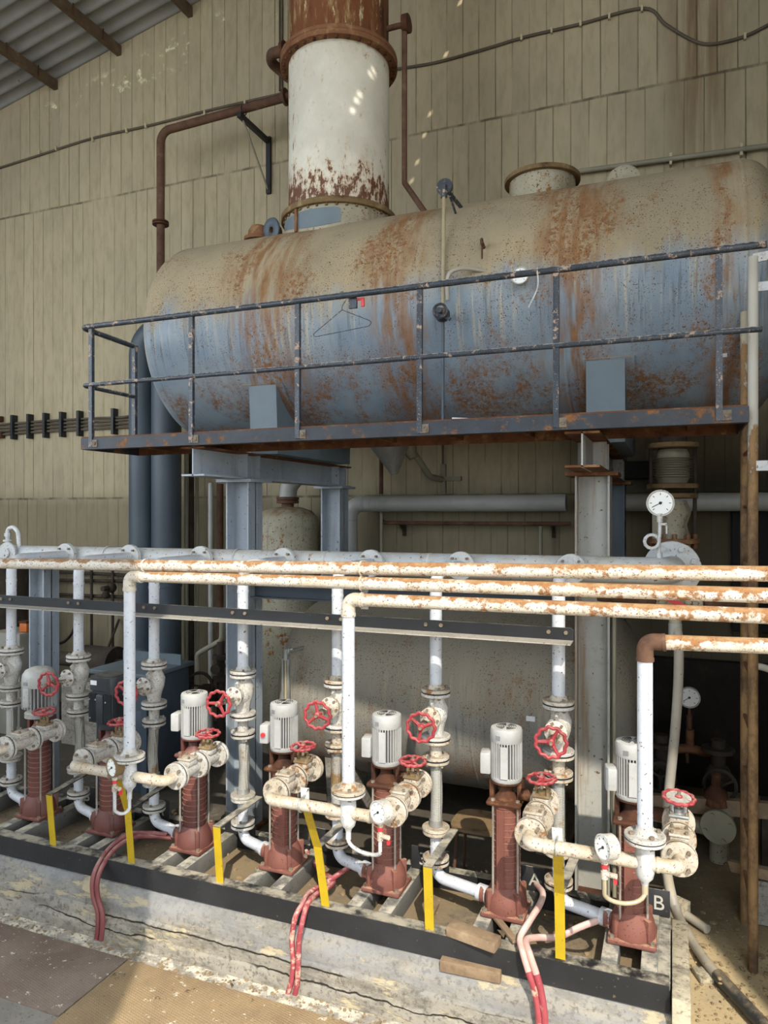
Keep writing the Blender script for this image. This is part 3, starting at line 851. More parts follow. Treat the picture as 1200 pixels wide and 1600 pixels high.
# number plates behind the pumps
def nplate(x, txt, desc):
    t = thing('number_plate', desc, 'number plate', (x, 3.655, .39))
    m = MB(); m.box((x, 3.655, .455), (.21, .006, .125), bev=.003); m.build('plate', M['frame'], t)
    if txt: text_mesh(txt, .095, 'lettering', M['chalk'], t, (x + (.055 if len(txt) == 1 else 0), 3.650, .452), (PI / 2, 0, 0), label='white stencilled characters')
nplate(PX[0] + .12, '1 B', 'black plate stencilled 1 B behind the domed motor pump')
nplate(PX[1] + .135, '2 A', 'black plate stencilled 2 A behind the black motor pump')
nplate(PX[2] + .15, '2 B', 'black plate stencilled 2 B right of the third pump')
nplate(PX[3] + .14, '', 'black plate half hidden behind the leaning yellow post')
nplate(PX[4] + .155, '3 B', 'black plate stencilled 3 B left of the wooden stool')
nplate(PX[5] + .04, 'A', 'black plate showing letter A beside the sixth pump')
nplate(PX[6] + .05, 'B', 'black plate showing letter B at the right end of the skid')

# ================================================================ suction lines (behind the pumps)
def flange_pair(m, mg, c, axis, R, r_b=.007, th=.016, k=4):
    """two flanges with a gasket between; returns builders filled"""
    z = Vector(axis).normalized(); c = Vector(c)
    m.disc(c - z * (th / 2 + .0025), z, R, th, 26); m.disc(c + z * (th / 2 + .0025), z, R, th, 26)
    mg.disc(c, z, R * .93, .006, 24, .001)
def suction(i):
    x, y = SX[i], SY
    o = ordn[i]
    rusty = i >= 5
    FM = M['flange_rust'] if i >= 4 else M['flange']
    # upper pipe with bend to the header
    t = thing('suction_pipe', '%s white suction pipe from the left, bending back into the header' % o, 'pipe', (x, y, 1.39), 'suction pipes')
    m = MB(); m.tube([(x, y, 1.40), (x, y, 1.995), (x, y + .46, 1.995)], .031, n=16, fil=.085, seg=8)
    m.tube([(x, y, 1.845), (x, y, 1.86)], .033, n=16)
    m.build('pipe', M['white_clean'], t)
    m = MB(); m.disc((x, y + .455, 1.995), (0, 1, 0), .082, .016); m.build('top_flange', M['header'], t)
    m = MB(); m.bolts((x, y + .455, 1.995), (0, 1, 0), .060, 4, .008, .05, PI / 4); m.build('flange_bolts', M['bolt'], t)
    m = MB(); m.disc((x, y, 1.401), (0, 0, 1), .074, .017); m.lathe([(.045, .008), (.033, .03)], (x, y, 1.401)); m.build('bottom_flange', FM, t)
    m = MB(); m.bolts((x, y, 1.39), (0, 0, 1), .056, 4, .007, .062, .6); m.build('flange_bolts', M['bolt'], t)
    # gate valve
    t = thing('gate_valve', 'white gate valve with upright red handwheel on the %s suction pipe from the left' % o, 'valve', (x, y, 1.15), 'suction valves')
    m = MB()
    m.disc((x, y, 1.379), (0, 0, 1), .074, .017); m.disc((x, y, 1.165), (0, 0, 1), .074, .017)
    m.tube([(x, y, 1.38), (x + .004, y + .006, 1.345), (x + .010, y + .012, 1.31), (x + .004, y + .004, 1.275), (x - .002, y, 1.235), (x, y, 1.20), (x, y, 1.165)], .04, n=18, rfun=lambda s: .036 + .018 * math.sin(PI * s) ** 2)
    m.sphere((x - .002, y - .012, 1.272), .056, (1, 1, 1.05), 16)
    m.cyl((x, y - .03, 1.275), (x, y - .085, 1.28), .04, n=16)
    m.box((x, y - .035, 1.335), (.012, .05, .05), rot=(.5, 0, 0))
    m.build('body', M['flange'], t)
    m = MB(); m.lathe([(0, -.002), (.018, -.002), (.05, -.001), (.053, .004), (.053, .012), (.045, .016), (.03, .022), (.02, .05), (.013, .07), (0, .07)], (x, y - .085, 1.28), (0, -1, 0), 20)
    m.build('bonnet', FM, t)
    m = MB(); m.bolts((x, y - .093, 1.28), (0, 1, 0), .042, 6, .0075, .035, .2); m.build('bonnet_bolts', M['bolt'], t)
    m = MB()
    for sx in (-1, 1): m.bar((x + sx * .022, y - .09, 1.28), (x + sx * .014, y - .185, 1.277), .009, .012)
    m.cyl((x, y - .10, 1.28), (x, y - .235, 1.275), .008, n=10); m.cyl((x, y - .18, 1.277), (x, y - .195, 1.277), .018, n=12); m.build('stem', M['bolt'], t)
    hw = handwheel((x, y - .232, 1.275), (0.12, -1, .02), .066, M['red'], t, ph=1.57 + i * .7)
    m = MB(); m.bolts((x, y, 1.378), (0, 0, 1), .056, 4, .009, .034, .6); m.build('flange_bolts', M['bolt'], t)
    m = MB(); m.disc((x, y, 1.390), (0, 0, 1), .0738, .006, 24, .001); m.disc((x, y, 1.154), (0, 0, 1), .0738, .006, 24, .001); m.build('gasket', M['gasket'], t)
    # flexible connector
    t = thing('flexible_connector', 'braided steel flexible connector below the %s gate valve from the left' % o, 'hose', (x, y, .68), 'flexible connectors')
    m = MB(); m.disc((x, y, 1.143), (0, 0, 1), .074, .015); m.disc((x, y, 1.062), (0, 0, 1), .068, .016)
    m.cyl((x, y, 1.06), (x, y, 1.143), .031, n=16); m.build('spool', FM, t)
    m = MB(); m.disc((x, y, 1.051), (0, 0, 1), .0678, .006, 24, .001); m.build('gasket', M['gasket'], t)
    m = MB(); m.disc((x, y, 1.040), (0, 0, 1), .068, .016); m.bolts((x, y, 1.05), (0, 0, 1), .052, 4, .007, .06, .9); m.build('top_flange', FM, t)
    bow = [.0, .012, -.012, .010, -.008, .004, .0][i]
    m = MB(); m.tube(smooth_path([(x, y, 1.035), (x + bow * .6, y, .95), (x + bow, y, .87), (x + bow * .6, y, .78), (x, y, .715)], 6), .030, n=18)
    m.build('braid', M['hose'], t)
    m = MB(); m.cyl((x, y, 1.01), (x, y, 1.035), .034, n=18); m.cyl((x, y, .712), (x, y, .745), .034, n=18); m.build('ferrules', M['steel'], t)
    m = MB(); m.disc((x, y, .703), (0, 0, 1), .070, .016); m.lathe([(.05, -.016), (.068, -.008)], (x, y, .695)); m.build('bottom_flange', FM, t)
    # inlet bend
    t = thing('inlet_bend', 'white inlet bend from the %s suction pipe into its pump foot' % o, 'pipe', (x, y, .40), 'inlet bends')
    px = PX[i]
    m = MB(); m.tube([(x, y, .69), (x, y, .457), (px - .09, PY, .457)], .029, n=16, fil=.055, seg=7)
    m.cyl((x, y, .60), (x, y, .61), .031, n=16)
    dv = (Vector((px - .09, PY, .457)) - Vector((x, y, .457))).normalized()
    e = Vector((px - .09, PY, .457))
    m.cyl(e - dv * .05, e, .040, n=16)
    m.build('pipe', M['white_clean'], t)
    for fz in (.684, .553, .531):
        m = MB(); m.disc((x, y, fz), (0, 0, 1), .067, .016); m.build('flange', FM, t)
    m = MB(); m.disc((x, y, .542), (0, 0, 1), .0668, .006, 24, .001); m.build('gasket', M['gasket'], t)
    m = MB(); m.bolts((x, y, .542), (0, 0, 1), .050, 4, .007, .06, .3); m.build('flange_bolts', M['bolt'], t)
def handwheel(c, axis, R, mat, parent, ph=0.5, spokes=3):
    z = Vector(axis).normalized(); c = Vector(c)
    q = Vector((0, 0, 1)) if abs(z.z) < .9 else Vector((0, 1, 0))
    x = (q - z * q.dot(z)).normalized(); y = z.cross(x)
    m = MB(); m.torus(c + z * .006, z, R, R * .125, n=66, m=8, wave=R * .055, k=11)
    m.lathe([(0, -.016), (R * .24, -.016), (R * .24, .014), (R * .14, .02), (0, .02)], c, z, 14)
    for k in range(spokes):
        a = ph + 2 * PI * k / spokes
        d = x * math.cos(a) + y * math.sin(a)
        m.tube([c + d * R * .15, c + d * R * .55 + z * .001, c + d * R * .97 + z * .006], R * .10, n=7, rfun=lambda s: R * (.16 - .06 * s))
    o = m.build('handwheel', mat, parent, 'red handwheel')
    m = MB(); m.cyl(c + z * .018, c + z * .032, R * .12, n=6); m.build('nut', M['bolt'], o)
    return o
for i in range(7): suction(i)

# ================================================================ discharge valve chains
DZ, DX = .965, .19
def chain(i):
    x = PX[i] + DX; o = ordn[i]
    FM = M['flange_rust'] if i >= 3 else M['flange']
    # check valve
    # outlet bend from pump head
    t = thing('outlet_bend', 'short outlet bend between the %s pump from the left and its discharge valve' % o, 'pipe', (PX[i] + .14, PY, DZ - .05), 'outlet bends')
    m = MB(); m.tube([(PX[i] + .135, PY, DZ), (x, PY, DZ), (x, 3.375, DZ)], .026, n=14, fil=.04)
    m.cyl((PX[i] + .13, PY, DZ), (PX[i] + .155, PY, DZ), .037, n=8); m.build('bend', M['flange_rust'] if i == 6 else M['flange'], t)
    m = MB(); m.disc((x, 3.377, DZ), (0, 1, 0), .067, .016); m.build('flange', FM, t)
    t = thing('discharge_valve', 'discharge valve with flat red handwheel beside the %s pump from the left' % o, 'valve', (x, 3.27, DZ - .06), 'discharge valves')
    m = MB(); m.disc((x, 3.356, DZ), (0, 1, 0), .067, .016); m.disc((x, 3.206, DZ), (0, 1, 0), .067, .016)
    m.tube([(x, 3.356, DZ), (x, 3.28, DZ), (x, 3.206, DZ)], .04, n=16, rfun=lambda s: .030 + .010 * math.sin(PI * s))
    m.box((x, 3.28, DZ + .045), (.075, .06, .03), bev=.008)
    m.build('body', FM, t)
    m = MB(); m.box((x, 3.28, DZ + .066), (.08, .07, .012), bev=.004)
    for sx in (-1, 1): m.tube([(x + sx * .024, 3.28, DZ + .07), (x + sx * .026, 3.28, DZ + .10), (x + sx * .010, 3.28, DZ + .118)], .008, n=8, fil=.015)
    m.cyl((x, 3.28, DZ + .07), (x, 3.28, DZ + .09), .018, n=12); m.build('bonnet', M['rust_flange'] if i < 6 else M['steel'], t)
    m = MB(); m.cyl((x, 3.28, DZ + .08), (x, 3.28, DZ + .135), .008, n=10)
    for sx in (-1, 1):
        for sy in (-1, 1): m.cyl((x + sx * .03, 3.28 + sy * .026, DZ + .06), (x + sx * .03, 3.28 + sy * .026, DZ + .085), .007, n=6)
    m.build('stem', M['bolt'], t)
    if i < 6:
        handwheel((x, 3.28, DZ + .132), (.04 * (-1) ** i, -.06, 1), .060, M['red'], t, ph=.4 + i * .9)
    else:
        hw = handwheel((x, 3.28, DZ + .130), (.05, -.12, 1), .060, M['red'], t, ph=2.2)
        m = MB(); m.lathe([(0, 0), (.050, 0), (.050, .004), (0, .004)], (x, 3.28, DZ + .135), (.05, -.12, 1), 24); m.build('disc_insert', M['flange'], hw, 'pale disc with pointer')
    m = MB(); m.bolts((x, 3.366, DZ), (0, 1, 0), .047, 4, .008, .06, PI / 4); m.build('flange_bolts', M['bolt'], t)
    t = thing('check_valve', 'squat check valve with bolted lid in front of the %s discharge valve from the left' % o, 'valve', (x, 3.1, DZ - .06), 'check valves')
    m = MB(); m.disc((x, 3.184, DZ), (0, 1, 0), .067, .016); m.disc((x, 3.024, DZ), (0, 1, 0), .067, .016)
    m.tube([(x, 3.184, DZ), (x, 3.10, DZ), (x, 3.024, DZ)], .04, n=16, rfun=lambda s: .029 + .010 * math.sin(PI * s))
    m.box((x, 3.105, DZ + .04), (.07, .07, .03), bev=.006); m.build('body', FM, t)
    m = MB(); m.box((x, 3.105, DZ + .061), (.078, .078, .012), bev=.004); m.build('lid', M['flange_rust'], t)
    m = MB()
    for sx in (-1, 1):
        for sy in (-1, 1): m.cyl((x + sx * .027, 3.105 + sy * .027, DZ + .06), (x + sx * .027, 3.105 + sy * .027, DZ + .078), .007, n=6)
    m.bolts((x, 3.195, DZ), (0, 1, 0), .047, 4, .008, .06, PI / 4); m.bolts((x, 3.012, DZ), (0, 1, 0), .047, 4, .008, .066, PI / 4)
    m.build('bolts', M['bolt'], t)
    m = MB(); m.disc((x, 3.195, DZ), (0, 1, 0), .0667, .006, 24, .001); m.disc((x, 3.013, DZ), (0, 1, 0), .0667, .005, 24, .001); m.build('gasket', M['gasket'], t)
for i in range(7): chain(i)

# ================================================================ discharge collectors, risers and long runs
CY = 2.925
TEE = [-3.71, -2.55, -1.334, -.095]
pairs = [(None, 0), (1, 2), (3, 4), (5, 6)]
wh = ['leftmost pump, leaving the photo on the left', 'second and third pumps from the left', 'stop button pump and its right neighbour', 'two rightmost pumps']
for k, (a, b) in enumerate(pairs):
    xa = (PX[a] + DX) if a is not None else -4.09
    xb = PX[b] + DX; xt = TEE[k]
    t = thing('discharge_collector', 'white collector pipe joining the discharge of the ' + wh[k], 'pipe', (xt, CY, DZ - .1), 'discharge collectors')
    m = MB(); m.tube([(xa, 3.004, DZ), (xa, CY, DZ), (xb, CY, DZ), (xb, 3.004, DZ)], .0265, n=16, fil=.05, seg=7)
    for xx in (xa + .075, xb - .075): m.cyl((xx - .006, CY, DZ), (xx + .006, CY, DZ), .0295, n=16)
    m.build('pipe', M['white_rust'], t)
    m = MB()
    for xx in (xa, xb):
        m = MB(); m.disc((xx, 3.003, DZ), (0, 1, 0), .067, .015); m.build('flange', M['flange_rust'] if k >= 2 else M['flange'], t)
    m = MB(); m.lathe([(0, -.085), (.012, -.085), (.016, -.07), (.030, -.055), (.036, -.03), (.036, .03), (.034, .06), (.034, .082), (0, .082)], (xt, CY, DZ), n=20)
    m.build('tee', M['white'], t)
    m = MB(); m.disc((xt, CY, DZ + .087), (0, 0, 1), .076, .014); m.build('tee_flange', M['flange'], t)
# runs: (index, end at right)
RT = [2.012, 1.976, 1.912, 1.808]
RE = [2.090, 2.006, 1.932, 1.838]
lab = ['topmost of the four long rusty pipes crossing in front of the header', 'second long rusty pipe from the top, dropping between the second and third pumps',
       'third long rusty pipe from the top, dropping to the collector by the stop button pump', 'lowest and shortest long rusty pipe, dropping down at the right end of the pump row']
for k in range(4):
    xt = TEE[k]
    t = thing('discharge_riser', lab[k], 'pipe', (xt, CY, DZ + .095), 'discharge risers')
    x1 = 1.06
    m = MB(); m.cyl((xt, CY, DZ + .105), (xt, CY, RT[k] - .065), .0285, n=18); m.build('riser', M['white_clean'], t)
    m = MB(); m.tube([(xt, CY, RT[k] - .07), (xt, CY, RT[k]), (xt + .07, CY, RT[k] + .001)], .0315, n=18, fil=.055, seg=8)
    m.cyl((xt, CY, RT[k] - .075), (xt, CY, RT[k] - .06), .0335, n=18); m.cyl((xt + .062, CY, RT[k]), (xt + .075, CY, RT[k] + .001), .0335, n=18)
    m.build('elbow', M['rust_pipe'] if k == 3 else M['white_rust'], t)
    m = MB(); m.cyl((xt + .07, CY, RT[k] + .001), (x1, CY, RE[k]), .0285, n=18); m.build('run', M['run'], t)
    m = MB(); m.disc((xt, CY, DZ + .103), (0, 0, 1), .076, .016); m.lathe([(.05, .005), (.034, .02), (.030, .04)], (xt, CY, DZ + .103)); m.build('bottom_flange', M['flange_rust'] if k == 2 else M['flange'], t)
    m = MB(); m.disc((xt, CY, DZ + .0945), (0, 0, 1), .0757, .003, 24, .0005); m.build('gasket', M['gasket'], t)
    m = MB(); m.bolts((xt, CY, DZ + .097), (0, 0, 1), .055, 4, .009, .052, .5); m.build('flange_bolts', M['bolt'], t)
# hanger strap between the three upper runs
hx = atx(565, CY)
def zr(k, x): return RT[k] + (RE[k] - RT[k]) * (x - TEE[k]) / (1.06 - TEE[k])
t = thing('pipe_strap', 'flat steel strap clamping the three upper rusty pipes together', 'pipe clamp', (hx, CY, zr(2, hx)), 'pipe straps')
m = MB(); m.box((hx, CY + .034, (zr(0, hx) + zr(2, hx)) / 2 - .01), (.034, .005, zr(0, hx) - zr(2, hx) + .07)); m.build('strap', M['header'], t)
m = MB()
for k in range(3): m.tube([(hx, CY + .04, zr(k, hx) + .029)] + [(hx, CY - .0315 * math.sin(a * PI / 6), zr(k, hx) + .0315 * math.cos(a * PI / 6)) for a in range(7)] + [(hx, CY + .04, zr(k, hx) - .029)], .004, n=6)
m.build('u_bolts', M['white_rust'], t)
hx = atx(212, CY)
t = thing('pipe_strap', 'small strap joining the top two long pipes near the left riser', 'pipe clamp', (hx + .06, CY, zr(1, hx)), 'pipe straps')
m = MB(); m.box((hx + .06, CY + .034, (zr(0, hx) + zr(1, hx)) / 2), (.03, .005, .09)); m.tube([(hx + .06, CY - .0315 * math.sin(a * PI / 6), zr(0, hx) + .0315 * math.cos(a * PI / 6)) for a in range(7)], .004, n=6); m.build('strap', M['header'], t)

# black angle bar bolted across the suction pipes
t = thing('angle_bar', 'long black steel angle bar bolted across the suction pipes', 'steel bar', (-2.5, 3.455, 1.69))
xe = -.425
m = MB()
poly = [(-4.75, 0), (xe - .012, 0), (xe, .012), (xe, .052), (xe - .012, .064), (-4.75, .064)]
m.prism(poly, (0, 3.466, 1.694), (1, 0, 0), (0, 0, 1), .006)
m.build('upright_leg', M['black'], t)
m = MB(); m.box(((xe - 4.75) / 2, 3.411, 1.697), (4.32, .11, .006)); m.build('flat_leg', M['dusted'], t, 'dust-whitened lower leg')
m = MB()
for x in SX:
    for dx in (-.04, .04): m.cyl((x + dx, 3.452, 1.735), (x + dx, 3.462, 1.735), .010, n=6)
m.build('bolts', M['bolt'], t)
m = MB()
for x in SX:
    m.tube([(x - .04, 3.47, 1.735), (x - .04, 3.50, 1.735)] + [(x - .04 * math.cos(a * PI / 8), 3.50 + .04 * math.sin(a * PI / 8), 1.735) for a in range(1, 8)] + [(x + .04, 3.50, 1.735), (x + .04, 3.47, 1.735)], .004, n=6)
m.build('u_bolts', M['bolt'], t)

# ================================================================ yellow support posts
posts = [(-3.294, 0, None), (-2.733, 1, 0), (-2.163, 2, None), (-1.587, 3, 0), (-1.0286, 4, None), (-.442, 5, 0)]
pd = ['straight yellow post, leftmost of the six, left of the black motor pump', 'yellow post with bent top in front of the black motor pump', 'straight yellow post right of the third pump from the left',
      'leaning yellow post clamped to the collector of the stop button pump', 'straight yellow post between the wooden stool and number 3 plate', 'tall yellow post carrying the rightmost collector pipe']
for k, (x, si, up) in enumerate(posts):
    t = thing('support_post', pd[k], 'post', (x, 3.12, .39), 'yellow posts')
    lean = {1: -.0, 3: .03, 5: .0}.get(k, 0.0)
    m = MB(); m.bar((x + lean, 3.150, .391), (x, 3.12, .694), .006, .042, up=(1, 0, 0))
    m.build('post', M['yellow'], t)
    xs = SX[si + 1] if si < 6 else x
    m = MB(); m.bar((x, 3.117, .692), (xs + .06, 3.56, .675), .046, .006, up=(0, 0, 1)) if False else m.prism([(-.021, 0), (.021, 0), (.021 + (xs + .085 - x), .42), (-.021 + (xs + .085 - x), .42)], (x, 3.117, .688), (1, 0, 0), (0, 1, 0), .006)
    m.build('arm', M['beam_dust'] if k > 1 else M['frame'], t, 'grey flat arm reaching back')
    if up is not None:
        xl = x + {1: .07, 3: .02, 5: .017}[k]
        m = MB(); m.bar((x, 3.117, .69), (xl, CY + .034, DZ - .01), .005, .042, up=(1, 0, 0)); m.build('upper_strip', M['yellow'], t)
        m = MB(); m.bar((xl, CY + .034, DZ - .01), (xl - .004, CY + .036, DZ + .065), .005, .042, up=(1, 0, 0)); m.build('clamp_plate', M['header'], t, 'pale clamp plate')
        m = MB(); m.tube([(xl, CY + .04, DZ + .032)] + [(xl, CY - .032 * math.sin(a * PI / 6), DZ + .032 * math.cos(a * PI / 6)) for a in range(7)] + [(xl, CY + .04, DZ - .032)], .004, n=6); m.build('u_bolt', M['steel'], t)

# ================================================================ pressure gauges on the collectors
def gauge_body(t, c, nrm, R, dep, face_parent=None, ticks=7, needle=.6, case='flange'):
    c = Vector(c); z = Vector(nrm).normalized()
    m = MB(); m.lathe([(0, -dep), (R * .9, -dep), (R, -dep * .9), (R, 0), (R * 1.04, .002), (R * 1.04, .009), (R * .93, .010), (R * .91, .003), (0, .003)], c, z, 30); body = m.build('case', M[case], t)
    m = MB(); m.lathe([(R * .90, .0035), (R * .90, .0048), (0, .0048)], c, z, 30); face = m.build('dial', M['dial'], body, 'white dial')
    q = Vector((0, 0, 1)); y = (q - z * q.dot(z)).normalized(); x = y.cross(z)
    m = MB()
    for k in range(ticks):
        a = math.radians(225 - 270 * k / (ticks - 1)); d = x * math.cos(a) + y * math.sin(a)
        m.bar(c + d * R * .62 + z * .0055, c + d * R * .78 + z * .0055, R * .05, .0012, up=z)
    m.build('marks', M['ink'], face)
    m = MB(); d = x * math.cos(PI + needle) + y * math.sin(PI + needle)
    m.bar(c - d * R * .15 + z * .0065, c + d * R * .70 + z * .0065, R * .06, .0012, up=z); m.cyl(c + z * .005, c + z * .008, R * .12, n=10); m.build('needle', M['ink'], face)
    return body
gs = [(1, at(176, 1199, 2.86), (-.30, -.954, 0), at(198, 1276, 2.88), 'pressure gauge hanging in front of the black motor pump', 'brown'),
      (2, at(592, 1269, 2.84), (-.43, -.90, .04), at(578, 1340, 2.86), 'pressure gauge beside the riser of the stop button pump, dial facing front', ''),
      (3, at(944, 1324, 2.84), (-.755, -.656, .05), at(976, 1418, 2.86), 'pressure gauge on a looped tube in front of the rightmost pump', '')]
for k, c, nr, bot, lb, _ in gs:
    xt = TEE[k]
    c = Vector(c)
    t = thing('pressure_gauge', lb, 'gauge', (c.x, c.y, c.z), 'collector gauges')
    gauge_body(t, c, nr, .047, .042, needle=.62, case='rust_flange' if k == 1 else 'flange')
    ga = c + Vector((0, .015, -.04))
    m = MB(); m.cyl(ga, ga - Vector((0, 0, .055)), .009, n=10); m.cyl(ga - Vector((0, 0, .012)), ga - Vector((0, 0, .028)), .014, n=8)
    m.cyl(ga - Vector((0, 0, .055)), ga - Vector((0, 0, .085)), .014, n=10); m.cyl(ga - Vector((0, 0, .066)), ga - Vector((-.045, .015, .062)), .010, n=10); m.build('needle_valve', M['flange_rust'], t)
    m = MB(); m.box(ga - Vector((-.040, .004, .08)), (.012, .012, .03)); m.build('valve_handle', M['redfresh'], t, 'red handle')
    m = MB(); m.cyl(ga - Vector((0, 0, .03)), ga - Vector((0, 0, .045)), .0125, n=10); m.build('red_collar', M['redfresh'], t, 'red collar')
    e = ga - Vector((0, 0, .085)); s0 = Vector((xt, CY, DZ - .082)); zb_ = bot.z
    xm = (e.x + s0.x) / 2; hw_ = abs(e.x - s0.x) / 2
    pts = [s0, s0 - Vector((0, 0, .03))]
    zc = zb_ + hw_ * .95
    for q in range(13):
        a = PI * q / 12
        pts.append(Vector((s0.x + (e.x - s0.x) * (1 - math.cos(a)) / 2, CY + (e.y - CY) * q / 12, min(zc, s0.z - .03) - (min(zc, s0.z - .03) - zb_) * math.sin(a))))
    pts.append(e)
    m = MB(); m.tube(pts, .0085, n=10); m.cyl(s0 + Vector((0, 0, .004)), s0 - Vector((0, 0, .035)), .0125, n=10); m.build('siphon_tube', M['tube'] if k == 3 else M['white'], t)
# ================================================================ header manifold
HY, HZ = 4.06, 1.985
hxe = atx(1050, 4.02)
t = thing('header_pipe', 'large white header pipe running along the whole pump row to a bolted flange', 'pipe', (-2.2, HY, HZ - .08))
m = MB(); m.tube([(-4.95, HY, HZ - .01), (hxe, HY, HZ + .005), (hxe, HY + .22, HZ + .005)], .072, n=26, fil=.13, seg=10); m.build('pipe', M['header'], t)
for X in SX + [-4.60]:
    m = MB(); m.cyl((X, HY - .11, 1.995), (X, HY, 1.99), .034, n=16); m.disc((X, SY + .472, 1.995), (0, 1, 0), .082, .016); m.build('branch_flange', M['header'], t)
m = MB(); m.disc((hxe, HY + .19, HZ + .005), (0, 1, 0), .150, .024, 32); m.build('end_flange', M['header'], t)
m = MB(); m.bolts((hxe, HY + .19, HZ + .005), (0, 1, 0), .117, 8, .014, .075, .39); m.build('flange_bolts', M['header'], t)
for u in (170, 372, 512, 672):
    X = atx(u, HY); m = MB(); m.lathe([(.0725, -.008), (.0745, -.004), (.0745, .004), (.0725, .008)], (X, HY, HZ), (1, 0, 0), 26); m.build('weld_bead', M['header'], t)
m = MB()
a0 = at(12, 858, HY); m.tube([(a0.x, HY, HZ + .06), (a0.x, HY, HZ + .19), (a0.x + .06, HY, HZ + .20), (a0.x + .13, HY - .02, HZ + .17), (a0.x + .155, HY - .03, HZ + .03)], .016, n=12, fil=.05)
m.cyl((a0.x, HY, HZ + .09), (a0.x, HY, HZ + .105), .032, n=14); m.cyl((a0.x, HY, HZ + .13), (a0.x, HY, HZ + .155), .024, n=8); m.build('vent_loop', M['white'], t)
# big gauge on the header
gx = at(1030, 860, HY)
t = thing('pressure_gauge', 'large round pressure gauge on a curled siphon above the end of the header', 'gauge', (gx.x, HY, HZ + .07))
c = at(1032, 786, HY - .02)
gauge_body(t, c, (-.05, -1, .0), .067, .045, needle=.5, ticks=7)
m = MB(); zc = HZ + .16
pts = [(gx.x, HY, HZ + .065), (gx.x, HY, HZ + .13)]
for q in range(0, 13):
    a = 2 * PI * q / 12; pts.append((gx.x - .036 + .036 * math.cos(a), HY - .004 - .012 * q / 12, zc + .036 * math.sin(a)))
pts += [(gx.x + .004, HY - .016, zc + .07), (gx.x + .004, HY - .016, c.z - .06)]
m.tube(pts, .009, n=10); m.cyl((gx.x, HY, HZ + .062), (gx.x, HY, HZ + .10), .015, n=10); m.build('siphon_tube', M['white'], t)
m = MB(); m.cyl((gx.x + .004, HY - .016, c.z - .10), (gx.x + .004, HY - .016, c.z - .055), .015, n=10); m.box((gx.x + .02, HY - .03, c.z - .11), (.035, .012, .012)); m.box((gx.x + .036, HY - .03, c.z - .135), (.008, .012, .05)); m.build('cock', M['flange'], t)

# ================================================================ steel columns
def hcol(x, y0, z0, z1, w, d, mat, name_lab, cap=None, tf=.012, tw=.009, name='steel_column', orient=0):
    t = thing(name, name_lab, 'column', (x, y0 + d / 2, z0), 'steel columns')
    m = MB()
    if orient == 0:   # flanges left and right, web across (we look into the channel between)
        m.box((x - w / 2 + tf / 2, y0 + d / 2, (z0 + z1) / 2), (tf, d, z1 - z0)); m.box((x + w / 2 - tf / 2, y0 + d / 2, (z0 + z1) / 2), (tf, d, z1 - z0))
        m.box((x, y0 + d / 2, (z0 + z1) / 2), (w, tw, z1 - z0))
    else:
        m.box((x, y0 + tf / 2, (z0 + z1) / 2), (w, tf, z1 - z0)); m.box((x, y0 + d - tf / 2, (z0 + z1) / 2), (w, tf, z1 - z0))
        m.box((x, y0 + d / 2, (z0 + z1) / 2), (tw, d, z1 - z0))
    m.build('shaft', mat, t)
    m = MB(); m.box((x, y0 + d / 2, z0 + .01), (w + .08, d + .08, .02)); m.build('base_plate', M['rust'], t)
    if cap:
        m = MB(); m.box((x, y0 + d / 2, z1 - .01), (w + .10, d + .10, .02)); m.build('cap_plate', M[cap], t)
    return t
LX, RX = -2.91, -.44
ZB1, ZB2 = 2.535, 2.728
hcol(LX, 4.45, 0, ZB1, .19, .19, M['bluecol'], 'pale blue-grey steel column holding up the left end of the upper tank, in front', 'bluecol')
hcol(RX, 4.45, 0, ZB1, .20, .19, M['greycol'], 'rust-streaked grey steel column holding up the right end of the upper tank, in front', 'platform_rust')
hcol(LX, 5.98, 0, ZB1, .19, .19, M['bluecol'], 'blue-grey back column beside the stained white vessel', 'bluecol')
hcol(RX, 5.98, 0, ZB1, .19, .19, M['bluedark'], 'dark back column behind the right-hand front column', 'platform_rust')
t = hcol(-4.52, 4.16, 0, 1.90, .15, .15, M['bluecol'], 'short blue column under the left end of the header pipe', None)
# conduits strapped to the right column
for dx, nm in ((.125, 'thin rust-flecked conduit standing along the right-hand column'),):
    o = MB().cyl((RX + dx, 4.47, .02), (RX + dx, 4.47, 1.9), .012, n=10).build('conduit', M['conduit'], None); tag(o, nm, 'conduit')
# cross beam between the front columns
t = thing('cross_beam', 'slate blue cross beam between the two front columns above the lower tank', 'beam', (-1.67, 4.54, 1.68))
m = MB(); m.box(((LX + RX) / 2, 4.54, 1.747), (RX - LX - .19, .012, .13)); m.box(((LX + RX) / 2, 4.51, 1.687), (RX - LX - .19, .07, .01)); m.box(((LX + RX) / 2, 4.51, 1.81), (RX - LX - .19, .07, .01)); m.build('channel', M['bluedark'], t)
m = MB(); m.box((LX + .45, 4.48, 1.80), (.7, .05, .02)); m.build('rusty_angle', M['rust_band'], t, 'rusty angle lying on the beam')
